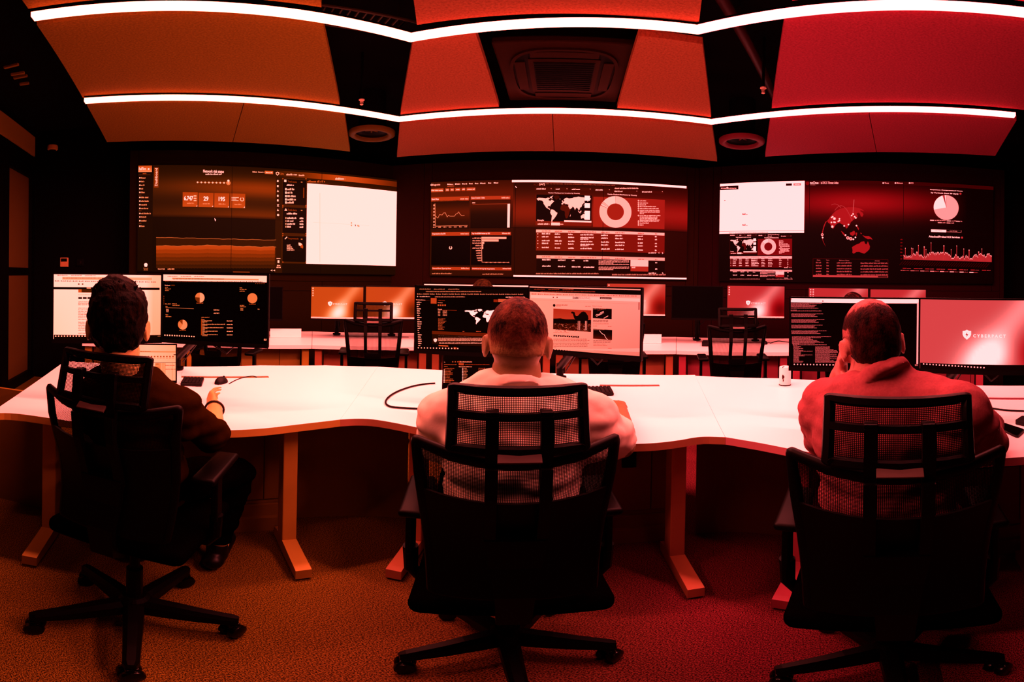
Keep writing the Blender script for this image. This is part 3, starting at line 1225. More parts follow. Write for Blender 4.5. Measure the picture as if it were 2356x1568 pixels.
    sc.grad((1196, 114, 2210, 252), lambda s, t: 0.20 + 0.36 * G(-((s - 0.56) / 0.36) ** 2), 24, 2, 2)
    shield(sc, 1208, 140, 16, 0.9, 3)
    shield(sc, 1208, 140, 10, 0.3, 4)
    sc.text('CEN', 1226, 133, 1259, 152, 0.6)
    sc.scrib(1281, 140, 1340, 154, 0.85)
    sc.scrib(1346, 144, 1368, 154, 0.9)
    sc.scrib(1383, 148, 1430, 160, 0.85)
    sc.scrib(1683, 173, 1762, 190, 0.92)
    sc.rect(1247, 176, 1450, 880, 0.24, 2)
    for (y0, y1, ti) in ((182, 402, 'Total assets'), (414, 633, 'Total alerts'), (650, 866, 'Top protocols')):
        sc.rect(1252, y0, 1442, y1, 0.055, 3)
        sc.text(ti, 1293, y0 + 15, 1366 if ti[4] != 'p' else 1380, y0 + 34, 0.48, 4)
        sc.rect(1400, y0 + 24, 1413, y0 + 32, 0.7, 4)
        for (cx, cy) in ((1252, y0), (1442, y0), (1252, y1), (1442, y1)):
            sc.wedge(cx, cy, 0, 5, 0, 360, 0.55, 4)
    for y in (201, 242, 322, 360):
        sc.rect(1204, y - 8, 1217, y + 8, 0.92, 4)
    for y in (282, 438):
        sc.poly([(1211, y - 9), (1220, y + 8), (1203, y + 8)], 0.92, 4)
    sc.line([(1205, 392), (1219, 410)], 4, 0.92, 4)
    sc.line([(1219, 392), (1205, 410)], 4, 0.92, 4)
    sc.wedge(1213, 480, 0, 9, 0, 360, 0.92, 4)
    sc.rect(1263, 189, 1281, 210, 0.92, 4)
    sc.scrib(1284, 228, 1342, 240, 0.95, 4)
    for y, l in ((268, 60), (296, 44), (325, 70), (352, 72), (377, 60)):
        sc.rect(1271, y - 9, 1284, y + 9, 0.93, 4)
        sc.scrib(1290, y - 8, 1286 + l, y + 8, 0.9, 4)
    sc.rect(1420, 256, 1427, 340, 0.42, 4)
    sc.poly([(1276, 424), (1288, 444), (1265, 444)], 0.9, 4)
    sc.scrib(1284, 461, 1372, 475, 0.93, 4)
    for y, l in ((504, 88), (528, 64), (552, 78), (576, 44)):
        sc.rect(1273, y - 7, 1281, y + 7, 0.8, 4)
        sc.scrib(1288, y - 7, 1274 + l, y + 7, 0.93, 4)
        sc.scrib(1390, y - 5, 1420, y + 9, 0.93, 4)
    sc.line([(1270, 676), (1286, 660)], 7, 0.9, 4)
    for i, y in enumerate((722, 736, 749, 762)):
        sc.scrib(1285, y, 1316 + 10 * i, y + 9, 0.85, 4)
    sc.wedge(1385, 745, 14, 32, 0, 360, 0.08, 4)
    sc.wedge(1385, 742, 12, 34, -10, 50, 0.9, 5)
    sc.wedge(1385, 742, 12, 34, 50, 110, 0.55, 5)
    sc.rect(1200, 834, 1232, 839, 0.9, 4)
    sc.rect(1209, 851, 1223, 873, 0.92, 4)
    sc.scrib(1204, 888, 1232, 899, 0.85, 4)
    sc.scrib(1200, 905, 1234, 914, 0.85, 4)
    sc.rect(1450, 190, 1600, 216, 0.10, 3)
    sc.scrib(1455, 196, 1598, 213, 0.6, 4)
    sc.rect(1452, 219, 2219, 899, 1.0, 5)
    sc.line([(1556, 300), (1556, 865)], 4, 0.93, 6)
    sc.line([(1500, 540), (1960, 566)], 1.5, 0.93, 6)
    sc.poly([(1843, 560), (1849, 557), (1852, 570), (1846, 573)], 0.2, 7)
    for x, y in ((1815, 545), (1815, 565), (1868, 567), (1875, 571)):
        sc.wedge(x, y, 0, 6, 0, 360, 0.78, 7)


def advisory_page(sc, X, Y, dim=0.0):
    """the page of tables, map and ring chart; X, Y turn the layout notes into the screen's notes"""
    def R(x0, y0, x1, y1, v, layer=2):
        sc.rect(X(x0), Y(x0, y0), X(x1), Y(x1, y1), v, layer)

    def T(s, x0, y0, x1, y1, v, layer=5, **k):
        sc.text(s, X(x0), Y(x0, y0), X(x1), Y(x1, y1), v, layer, **k)

    def Q(x0, y0, x1, y1, v, layer=5):
        # a run of words that follows the slope of the notes
        sc.scrib(X(x0), Y(x0, y0), X(x1), Y(x0, y1), v, layer)
    T('ICS', 958, 150, 1000, 166, 0.30, bold=0.03)
    T('[AP]', 1004, 148, 1047, 167, 0.85, bold=0.03)
    T('CISA ICS ADVISORIES: VENDORS & PRODUCT AFFECTED | HQ & DISTRIBUTION VIEW', 1055, 148, 1625, 172, 0.62)
    for x0, x1, y, w in ((965, 1112, 180, 70), (1124, 1242, 181, 24), (1256, 1432, 183, 60), (1450, 1590, 188, 54), (1606, 1815, 200, 60), (1832, 2025, 204, 75)):
        R(x0, y, x1, y + 32, 0.22 - dim * 0.3)
        Q(x0 + 14, y + 9, x0 + 20 + w, y + 19, 0.93)
        sc.poly([(X(x1 - 16), Y(x1, y + 10)), (X(x1 - 8), Y(x1, y + 10)), (X(x1 - 12), Y(x1, y + 17))], 0.8, 5)
    Q(1622, 184, 1815, 194, 0.85)
    T('Vendor Headquarters Location by Country', 1076, 222, 1336, 237, 0.97)
    T('Vendor Product Distribution by Country', 1562, 232, 1804, 255, 0.97)
    R(975, 240, 1430, 500, 0.36 - dim * 0.5)
    R(978, 240, 1430, 464, 0.03, 3)
    world_map(sc, X(978), Y(978, 246), X(1428), Y(1428, 470), 0.90, 4, {2: 0.2, 4: 0.26})
    T('Google', 985, 444, 1040, 461, 0.93)
    for y0, y1 in ((250, 292), (312, 350), (374, 448)):
        R(1375, y0, 1418, y1, 1.0, 6)
    R(1207, 452, 1430, 470, 0.95, 6)
    Q(990, 475, 1085, 488, 0.9)
    R(1100, 470, 1172, 494, 0.92, 5)
    Q(1176, 478, 1200, 488, 0.85)
    R(1447, 258, 2030, 525, 0.46 - dim * 0.55)
    cx, cy = X(1628), Y(1628, 382)
    rr = abs(X(1759) - X(1628))
    sc.wedge(cx, cy, rr * 0.53, rr, 0, 292, 0.86, 5, 60)
    sc.wedge(cx, cy, rr * 0.53, rr, 294, 300, 0.90, 5)
    sc.wedge(cx, cy, rr * 0.53, rr, 301, 308, 0.84, 5)
    sc.wedge(cx, cy, rr * 0.53, rr, 309, 359, 0.90, 5)
    for i, (y, l) in enumerate([(291, 48), (309, 62), (324, 46), (338, 128), (355, 150), (372, 160), (384, 160), (396, 30), (413, 165), (425, 140), (437, 140), (449, 160), (459, 150), (474, 70), (490, 26)]):
        if i not in (6, 7, 9, 10, 11):
            sc.wedge(X(1817), Y(1817, y), 0, rr * 0.05, 0, 360, 0.85, 5)
        Q(1828, y - 4, 1832 + l, y + 5, 0.88)
    R(977, 528, 2030, 722, 0.36 - dim * 0.4)
    R(977, 528, 2030, 577, 0.85, 4)
    cols = [(1024, 70), (1130, 60), (1240, 58), (1340, 130), (1510, 70), (1626, 80), (1812, 50), (1952, 18)]

    def slope(x):
        return (x - 977) * 0.0255
    for x, w in cols:
        Q(x, 533 + slope(x), x + w, 543 + slope(x), 0.55, 6)
    for y in (559, 583, 615, 638, 672):
        sc.wedge(X(990), Y(990, y + 4), 0, rr * 0.03, 0, 360, 0.9, 5)
        for x, w in cols:
            Q(x, y - 4 + slope(x), x + w * sc.rnd.uniform(0.7, 1.0), y + 7 + slope(x), 0.95)
    for y in (592, 646):
        Q(1340, y + slope(1340), 1405, y + 9 + slope(1340), 0.93)
    Q(1898, 714, 1962, 724, 0.9)
    T('<', 1981, 712, 1988, 727, 0.9)
    T('>', 2011, 713, 2019, 730, 0.95)
    R(980, 740, 2032, 890, 0.09 - dim * 0.3)
    R(980, 738, 2032, 784, 0.82, 4)
    for x, w in cols:
        Q(x, 745 + slope(x), x + w, 754 + slope(x), 0.5, 6)
    for y in (772, 824):
        for x, w in ((1026, 70), (1156, 60), (1270, 70 if y > 800 else 24), (1366, 90 if y > 800 else 40), (1954, 18)):
            Q(x, y - 4 + slope(x), x + w, y + 7 + slope(x), 0.93)
        for j in range(4 if y < 800 else 3):
            Q(1490, y + j * 10 + 8, 1740 if j % 3 < 2 else 1610, y + j * 10 + 15, 0.82)
    R(1752, 776, 1897, 832, 0.88, 6)
    R(1752, 830, 1897, 872, 0.52, 6)
    Q(1762, 832, 1790, 844, 0.9, 7)
    Q(1900, 880, 1962, 890, 0.9)
    T('>', 2011, 878, 2020, 895, 0.95)
    Q(975, 884, 1490, 894, 0.72)
    Q(1600, 892, 2040, 903, 0.72)


def draw_vw_mid(sc):
    def glow_bg(s, t):  # glow of the upper panels seen at an angle, put into the background tone
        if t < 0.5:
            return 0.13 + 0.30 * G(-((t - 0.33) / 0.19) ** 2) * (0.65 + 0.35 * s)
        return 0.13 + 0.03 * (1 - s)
    sc.grad(None, glow_bg, 30, 30, 0)
    sc.grad((104, 132, 779, 905), lambda s, t: 0.17 + 0.13 * G(-((t - 0.17) / 0.13) ** 2), 6, 16, 1)
    sc.wedge(119, 162, 5, 9, 0, 360, 0.92, 3)
    sc.text('logpoint', 130, 153, 189, 170, 0.88)
    for x, l in ((247, 48), (310, 42), (368, 42), (425, 30), (473, 28), (517, 48), (583, 28), (628, 36)):
        sc.wedge(x + 5, 156 - (x - 247) * 0.03, 0, 5, 0, 360, 0.95, 3)
        sc.scrib(x + 12, 151 - (x - 247) * 0.03, x + l, 161 - (x - 247) * 0.03, 0.88)
    sc.rect(247, 170, 304, 173, 0.6, 3)
    for x0, x1 in ((110, 215), (231, 263), (271, 302), (312, 355), (364, 395), (405, 477)):
        yy = 194 - (x0 - 110) * 0.035
        sc.rect(x0, yy, x1, yy + 24, 0.58, 2)
        sc.scrib(x0 + 7, yy + 7, x1 - 5, yy + 17, 0.92)
    for x0, y0, x1, y1, ti, tw in ((115, 264, 425, 290, 'Event Rate', 58), (440, 255, 765, 281, 'Cases Created - Daily', 110), (118, 550, 428, 577, 'Organizations By EPS', 110),
                                   (443, 547, 769, 574, 'Top FortiSIEM Nodes by EPS', 150), (122, 834, 433, 861, 'External Event Types by Event', 152), (447, 836, 774, 863, 'ClickHouse Storage By Organization', 186)):
        sc.rect(x0, y0, x1, y1, 0.52, 2)
        sc.text(ti, x0 + 4, y0 + 7, x0 + 4 + tw, y0 + 21, 0.97, 4)
        sc.scrib(x1 - 72, y0 + 6, x1 - 6, y0 + 17, 0.86, 4)
    sc.grad((116, 292, 427, 522), lambda s, t: 0.13 + 0.15 * G(-((t - 0.42) / 0.25) ** 2), 4, 10, 2)
    sc.grad((440, 284, 768, 517), lambda s, t: 0.15 + 0.10 * G(-((t - 0.2) / 0.2) ** 2) - 0.08 * t, 4, 10, 2)
    sc.rect(118, 580, 434, 822, 0.015, 2)
    sc.rect(444, 577, 773, 822, 0.015, 2)
    sc.line([(146, 315), (150, 500), (412, 494)], 4, 0.72, 3)
    for i in range(7):
        sc.rect(133, 322 + i * 27, 143, 335 + i * 27, 0.8, 3)
        sc.scrib(130 + i * 43, 503 - i * 0.7, 152 + i * 43, 513 - i * 0.7, 0.75)
    sc.line([(148, 412), (158, 424), (170, 434), (183, 405), (205, 408), (215, 392), (231, 390), (246, 425), (257, 410), (268, 418), (305, 418), (320, 398), (330, 396), (340, 382), (352, 402), (366, 414), (388, 412)], 3.5, 0.72, 3)
    sc.scrib(452, 302, 476, 312, 0.9)
    sc.line([(455, 321), (742, 316)], 3, 0.55, 3)
    sc.rect(742, 316, 759, 512, 0.95, 3)
    sc.wedge(274, 677, 7, 13, 30, 330, 0.9, 3)
    for i, (l, b) in enumerate(((70, 204), (70, 140), (70, 22), (46, 14), (70, 14), (42, 3), (38, 3), (38, 2), (34, 2), (26, 2))):
        y = 597 + i * 20.3
        sc.scrib(524 - l, y - 4, 524, y + 6, 0.78)
        sc.rect(528, y - 9, 528 + b, y + 8, 0.82, 3)
    sc.line([(528, 590), (532, 795), (755, 797)], 3, 0.75, 3)
    for i in range(6):
        sc.scrib(560 + i * 36, 793, 576 + i * 36, 801, 0.75)
    sc.scrib(122, 884, 284, 893, 0.72)
    sc.scrib(535, 888, 705, 898, 0.7)
    sc.rect(778, 121, 2211, 190, 1.0, 5)
    sc.rect(790, 901, 2217, 943, 1.0, 5)
    sc.poly([(806, 170), (820, 183), (813, 185), (809, 181)], 1.0, 5)
    advisory_page(sc, lambda x: x, lambda x, y: y)


def draw_vw_right(sc):
    def glow_bg(s, t):  # red viewing-angle glow of the upper half painted in as background
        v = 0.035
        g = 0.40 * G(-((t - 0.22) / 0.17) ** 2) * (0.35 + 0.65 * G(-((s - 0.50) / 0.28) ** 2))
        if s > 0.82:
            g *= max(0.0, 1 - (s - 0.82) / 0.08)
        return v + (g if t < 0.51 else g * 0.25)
    sc.grad(None, glow_bg, 40, 32, 0)
    sc.grad((777, 118, 2243, 192), lambda s, t: 0.17, 6, 1, 2)
    sc.rect(116, 140, 774, 523, 1.0, 3)
    sc.rect(124, 164, 266, 186, 0.1, 4)
    sc.scrib(132, 174, 250, 181, 0.85, 5)
    sc.wedge(180, 174, 0, 7, 0, 360, 0.9, 5)
    sc.rect(634, 141, 680, 158, 0.12, 4)
    sc.rect(692, 140, 750, 156, 0.72, 4)
    sc.scrib(704, 144, 740, 151, 0.95, 5)
    for y in (378, 462):
        for x, h in ((296, 12), (303, 10), (309, 8), (315, 14), (323, 5), (331, 4)):
            sc.rect(x, y + 6 - h, x + 5, y + 6, 0.5, 4)
    sc.rect(157, 270, 165, 276, 0.4, 4)
    sc.wedge(801, 140, 0, 14, 0, 360, 0.36, 3)
    sc.text('txOne', 820, 126, 886, 146, 0.97, 4)
    sc.scrib(822, 150, 862, 154, 0.7, 4)
    sc.rect(893, 128, 895, 146, 0.6, 4)
    sc.text('IoT/ICS Threat Atlas', 905, 127, 1040, 145, 0.88, 4)
    for x, l, ti in ((1380, 42, 'Threat'), (1475, 56, 'Malware'), (1584, 28, 'ICS')):
        sc.wedge(x + 7, 138, 0, 6, 0, 360, 0.9, 4)
        sc.text(ti, x + 17, 132, x + 17 + l - 8, 144, 0.82, 4)
    # globe
    LAND = 0.48
    sc.poly([(962, 420), (978, 396), (1000, 372), (1022, 352), (1050, 338), (1085, 328), (1120, 324), (1160, 324), (1195, 330), (1222, 340), (1236, 352), (1234, 356), (1222, 350),
             (1208, 348), (1212, 358), (1226, 366), (1234, 380), (1226, 398), (1214, 396), (1206, 372), (1194, 366), (1180, 374), (1190, 392), (1184, 408), (1164, 416), (1148, 430),
             (1136, 440), (1130, 456), (1120, 466), (1110, 484), (1100, 490), (1094, 476), (1084, 462), (1066, 456), (1050, 446), (1036, 448), (1018, 462), (1004, 486), (996, 492), (984, 470), (972, 450), (962, 446), (952, 430)], LAND, 2)
    sc.poly([(1145, 634), (1160, 624), (1182, 612), (1204, 604), (1216, 592), (1240, 588), (1246, 606), (1258, 612), (1268, 588), (1276, 606), (1284, 628), (1280, 650), (1262, 668), (1240, 684), (1216, 676), (1200, 670), (1178, 672), (1158, 684), (1148, 676), (1150, 656)], LAND, 2)
    sc.poly([(1226, 542), (1250, 548), (1276, 548), (1296, 562), (1304, 576), (1288, 570), (1268, 572), (1248, 562)], LAND, 2)
    sc.poly([(1128, 522), (1146, 516), (1160, 504), (1168, 514), (1166, 536), (1152, 546), (1134, 540)], LAND, 2)
    sc.poly([(1060, 508), (1074, 516), (1096, 540), (1102, 552), (1090, 550), (1072, 530)], LAND, 2)
    for P in ([(1172, 520), (1186, 522), (1180, 548), (1174, 540)], [(1176, 462), (1188, 470), (1200, 492), (1196, 502), (1186, 486)], [(1210, 520), (1222, 528), (1214, 534)]):
        sc.poly(P, LAND, 2)
    sc.poly([(952, 430), (940, 452), (928, 486), (920, 520), (916, 560), (924, 590), (934, 612), (942, 630), (932, 612), (920, 588), (911, 552), (915, 510), (926, 468), (940, 438)], 0.5, 2)

    def arc(p, q, h, n=14):
        return [(lerp(p[0], q[0], i / n), lerp(p[1], q[1], i / n) - h * 4 * (i / n) * (1 - i / n)) for i in range(n + 1)]
    sc.line(arc((1012, 350), (1145, 430), 72), 2.2, 0.62, 3)
    sc.line(arc((986, 308), (1060, 330), 18), 2.2, 0.62, 3)
    sc.line([(1152, 370), (1160, 267), (1162, 267), (1158, 318), (1153, 372)], 2.2, 0.66, 3)
    for x, y, r in ((1009, 413, 11), (993, 475, 10), (915, 537, 10), (1113, 562, 12), (1136, 569, 12)):
        sc.wedge(x, y, 0, r, 0, 360, 0.85, 3)
        sc.wedge(x, y, 0, r * 0.5, 0, 360, 1.0 if y < 500 else 0.5, 4)
    for x, y in ((988, 404), (996, 398), (986, 442), (1006, 440), (1014, 442), (1039, 434), (1048, 429), (1048, 415), (1085, 469), (1118, 459), (1143, 389), (1154, 377), (1166, 398), (1175, 407), (1180, 467), (918, 560), (1156, 573), (1172, 558), (1095, 540)):
        sc.wedge(x, y, 0, 6, 0, 360, 0.95, 3)
    # attack table
    sc.line([(842, 868), (844, 722), (1424, 730), (1424, 866)], 2, 0.28, 3)
    sc.rect(843, 849, 1424, 870, 0.6, 3)
    sc.rect(1346, 858, 1420, 868, 0.12, 4)
    for x, l, ti in ((874, 26, 'Date'), (944, 26, 'Type'), (1046, 78, 'Malware Name'), (1322, 38, 'SHA256')):
        sc.text(ti, x, 730 + (x - 874) * 0.014, x + l, 738 + (x - 874) * 0.014, 0.66, 4)
    for i in range(5):
        y = 752 + i * 22.5
        for x0, x1 in ((866, 910), (948, 966), (1028, 1142), (1212, 1424)):
            sc.scrib(x0, y - 4 + (x0 - 866) * 0.012, x1, y + 6 + (x0 - 866) * 0.012, 0.62, 4)
    # pie and bar charts
    sc.text('Suspicious Compromised Hosts', 1750, 184, 2001, 206, 0.97, 4, bold=0.02)
    sc.text('by Verticals (Last 30 days)', 1757, 207, 1968, 229, 0.97, 4, bold=0.02)
    sc.wedge(1985, 220, 0, 8, 0, 360, 0.55, 4)
    sc.wedge(1875, 327, 0, 96, 0, 258, 0.82, 4, 60)
    sc.wedge(1875, 327, 0, 96, 258, 342, 0.98, 4, 60)
    sc.wedge(1875, 327, 0, 96, 342, 352, 0.6, 4, 60)
    sc.wedge(1875, 327, 0, 96, 352, 360, 0.92, 4, 60)
    sc.line([(1875, 327), (1858, 238)], 2.5, 0.3, 5)
    sc.line([(1875, 327), (1875, 236)], 2, 0.35, 5)
    for x, y, l in ((1750, 426, 90), (1880, 431, 34), (1950, 434, 14)):
        sc.rect(x, y - 4, x + 30, y + 4, 0.85, 4)
        sc.scrib(x + 36, y - 4, x + 36 + l, y + 4, 0.75, 4)
    for x, y in ((1810, 444), (1878, 447)):
        sc.rect(x, y - 4, x + 30, y + 4, 0.8, 4)
        sc.scrib(x + 36, y - 4, x + 60, y + 4, 0.75, 4)
    sc.rect(1757, 496, 1992, 520, 0.75, 4)
    sc.rect(1876, 500, 1990, 518, 0.02, 5)
    sc.rect(1758, 497, 1874, 519, 0.97, 5)
    sc.text('Last 7 Days', 1788, 502, 1842, 512, 0.4, 6)
    sc.text('Last 30 Days', 1903, 505, 1960, 515, 0.8, 6)
    sc.text('Attacked/Probed ICS Services', 1740, 543, 1980, 565, 0.97, 4, bold=0.02)
    sc.wedge(1997, 560, 0, 8, 0, 360, 0.55, 4)
    r = sc.rnd
    spikes = {1558: 90, 1605: 92, 1615: 88, 1657: 115, 1703: 105, 1715: 85, 1756: 138, 1855: 118, 1913: 90, 1953: 120, 2010: 98, 2050: 90, 2124: 78, 2149: 102}
    x = 1545
    y0f = lambda x: 729 + (x - 1545) * 0.029
    h = 46
    while x < 2226:
        h = max(22, min(66, h + r.uniform(-13, 13)))
        hh = h
        for k_, v_ in spikes.items():
            if abs(k_ - x) < 2.2:
                hh = v_
        sc.rect(x, y0f(x) - hh, x + 3.0, y0f(x), 0.56, 3)
        sc.rect(x, y0f(x) - hh, x + 3.0, y0f(x) - hh + 7, 0.86, 4)
        x += 3.9
    for i in range(7):
        sc.scrib(1520, 570 + i * 25, 1536, 578 + i * 25, 0.4, 4)
    for i in range(36):
        xx = 1545 + i * 19
        sc.line([(xx - 32, 772 + i * 0.55), (xx - 2, 740 + i * 0.55)], 5, 0.17, 3)
    for j, y in enumerate((797, 813)):
        for i in range(8):
            xx = 1536 - j * 14 + i * (88 - j * 12)
            yy = y + i * 2.2
            sc.rect(xx, yy - 3, xx + 32, yy + 4, (0.5 if j == 0 else 0.62 + 0.04 * i), 4)
            sc.scrib(xx + 36, yy - 2, xx + 66, yy + 4, 0.6, 4)
    k = 0.455
    advisory_page(sc, lambda x: 201 + (x - 977) * k, lambda x, y: 522 + (y - 154) * 0.487 - (x - 977) * 0.012 * k, 0.2)


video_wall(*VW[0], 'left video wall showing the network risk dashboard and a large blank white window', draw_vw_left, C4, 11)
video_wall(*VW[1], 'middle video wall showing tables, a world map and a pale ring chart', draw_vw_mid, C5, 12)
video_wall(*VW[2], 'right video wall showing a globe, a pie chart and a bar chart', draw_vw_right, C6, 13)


# ------------------------------------------------------------------ monitors of the front row
def from_edges(l, r, h=0.299):
    """middle, turn and width of a display of height h from its left and right edges (pixel x, top y, bottom y)"""
    P = []
    for (x, yt, yb) in (l, r):
        a, b = ray(x, yt), ray(x, yb)
        ha, hb = sqrt(a.x ** 2 + a.y ** 2), sqrt(b.x ** 2 + b.y ** 2)
        d = h / (a.z / ha - b.z / hb)
        P.append(V((a.x / ha * d, a.y / ha * d, CAM_H + a.z / ha * d - h / 2)))
    c = (P[0] + P[1]) / 2
    e = P[1] - P[0]
    yaw = atan2(-e.y, e.x)
    return c, yaw, sqrt(e.x ** 2 + e.y ** 2), h


A1, A2, A3 = (100, 600, 3.409), (960, 640, 3.733), (1800, 640, 3.563)
B1 = (0, 600, 3.409)
A6, A7 = (600, 640, 6.2), (1380, 640, 4.908)


def taskbar(sc, x0, x1, y, n, pitch, v=0.85, r=6):
    for i in range(n):
        x = x0 + i * pitch
        yy = lerp(y, y, 0)
        if i % 3 == 0:
            sc.wedge(x, yy, 0, r, 0, 360, v, 4, 8)
        else:
            sc.rect(x - r, yy - r, x + r, yy + r, v * sc.rnd.uniform(.8, 1), 4)


def tabs(sc, x0, x1, y, pitch, vbg, vt, slope=0.0):
    """browser head: tabs, address line and bookmarks"""
    for i in range(3):
        xx = x0 + 30 + i * (x1 - x0) * 0.13
        sc.scrib(xx, y + slope * (xx - x0), xx + (x1 - x0) * 0.10, y + 7 + slope * (xx - x0), vt, 4)
    xx = x0 + (x1 - x0) * 0.09
    sc.rect(xx - 6, y + pitch - 6 + slope * (xx - x0), x0 + (x1 - x0) * 0.93, y + pitch + 12 + slope * (x1 - x0), vbg, 3)
    sc.scrib(xx, y + pitch + slope * (xx - x0), xx + (x1 - x0) * 0.5, y + pitch + 7 + slope * (xx - x0), vt, 4)
    n = 17
    for i in range(n):
        xx = x0 + 14 + (x1 - x0 - 30) * i / n
        sc.wedge(xx, y + 2 * pitch + 4 + slope * (xx - x0), 0, 4.5, 0, 360, vt, 4, 8)
        sc.scrib(xx + 8, y + 2 * pitch + slope * (xx - x0), xx + (x1 - x0) / n * 0.75, y + 2 * pitch + 8 + slope * (xx - x0), vt, 4)


def draw_m00(sc):
    sc.grad(None, lambda s, t: 0.95 - 0.10 * t * abs(s - 0.4) - 0.08 * (s > 0.9), 14, 10, 0)
    tabs(sc, 420, 1250, 108, 22, 0.80, 0.35, 0.012)
    for x in (618, 648):
        sc.rect(x - 6, 176, x + 6, 186, 0.3, 4)
    sc.rect(420, 203, 1252, 228, 0.04, 3)
    sc.rect(680, 209, 712, 216, 0.8, 4)
    sc.rect(614, 222, 1080, 250, 0.6, 4)
    sc.rect(640, 222, 1080, 250, 0.25, 5)
    sc.scrib(614, 262, 760, 268, 0.72, 4)
    for i in range(6):
        sc.rect(614 + i * 36, 283, 644 + i * 36, 298, 0.08, 4)
    sc.para(614, 316, 1070, 3, 11.5, 7, 0.55)
    sc.para(614, 366, 1070, 8, 12.5, 7, 0.55)
    sc.para(614, 476, 1070, 6, 12.5, 7, 0.55)
    sc.para(614, 562, 1070, 1, 12.5, 7, 0.55)
    sc.rect(422, 578, 1270, 618, 0.05, 3)
    for i in range(19):
        sc.rect(432 + i * 23, 584, 442 + i * 23, 594, 0.85, 4)
    sc.scrib(1236, 586, 1258, 591, 0.7, 4)


def draw_m01(sc):
    sc.back(0.0)
    sc.rect(1278, 106, 2092, 168, 0.93, 1)
    tabs(sc, 1285, 2085, 117, 20, 0.72, 0.3, 0.004)
    sc.text('Dashboard', 1294, 186, 1335, 195, 0.85)
    sc.rect(1344, 186, 1372, 196, 0.3, 3)
    for x, y, l in ((1296, 205, 22), (1296, 218, 44), (1296, 230, 30), (1296, 336, 45), (1350, 335, 36), (1354, 347, 54), (1300, 357, 18), (1300, 421, 20), (1300, 435, 44), (1880, 210, 20), (1880, 222, 56), (1880, 236, 40), (1882, 347, 34), (1882, 358, 48)):
        sc.scrib(x, y - 3, x + l, y + 4, 0.68)
    sc.rect(1300, 366, 1520, 373, 0.72, 3)
    for y in (378, 388, 398):
        sc.scrib(1304, y - 3, 1324, y + 3, 0.8)
    sc.wedge(1568, 287, 0, 37, 0, 180, 0.78, 3)
    sc.wedge(1568, 287, 0, 37, 180, 272, 0.34, 3)
    sc.wedge(1568, 287, 0, 37, 273, 360, 0.68, 3)
    sc.wedge(1980, 292, 0, 39, 0, 360, 0.69, 3)
    sc.wedge(1433, 499, 0, 37, 0, 215, 0.74, 3)
    sc.wedge(1433, 499, 0, 37, 216, 315, 0.68, 3)
    sc.wedge(1433, 499, 0, 37, 316, 360, 0.4, 3)
    for cx, cy in ((1568, 330), (1980, 338), (1433, 542)):
        sc.scrib(cx - 26, cy - 3, cx + 26, cy + 3, 0.6)
    for y in (383, 409):
        sc.scrib(1677, y - 4, 1720, y + 5, 0.78)
    sc.rect(1579, 452, 1585, 582, 0.5, 3)
    sc.scrib(1580, 438, 1642, 445, 0.66)
    for i in range(5):
        y = 465 + i * 27
        sc.scrib(1588, y - 10, 1606, y - 4, 0.72)
        sc.scrib(1588, y, 1588 + (75, 180, 165, 120, 120)[i], y + 7, 0.74)
        sc.scrib(1588, y + 9, 1628, y + 15, 0.7)
        sc.scrib(1780, y + 1, 1826, y + 9, 0.78)
    for y in (372, 382):
        sc.rect(1886, y, 1908, y + 6, 0.7, 3)
    sc.scrib(2022, 374, 2036, 381, 0.7)
    for i in range(13):
        sc.rect(1290 + i * 19, 576 + i * 0.9, 1299 + i * 19, 586 + i * 0.9, 0.85, 4)
    sc.scrib(2070, 610, 2094, 616, 0.8)
    sc.scrib(2070, 619, 2094, 624, 0.8)
    for i in range(5):
        sc.rect(1284, 274 + i * 15, 1288, 279 + i * 15, 0.55, 3)
        sc.rect(2004 + i * 16, 176, 2010 + i * 16, 180, 0.6, 3)


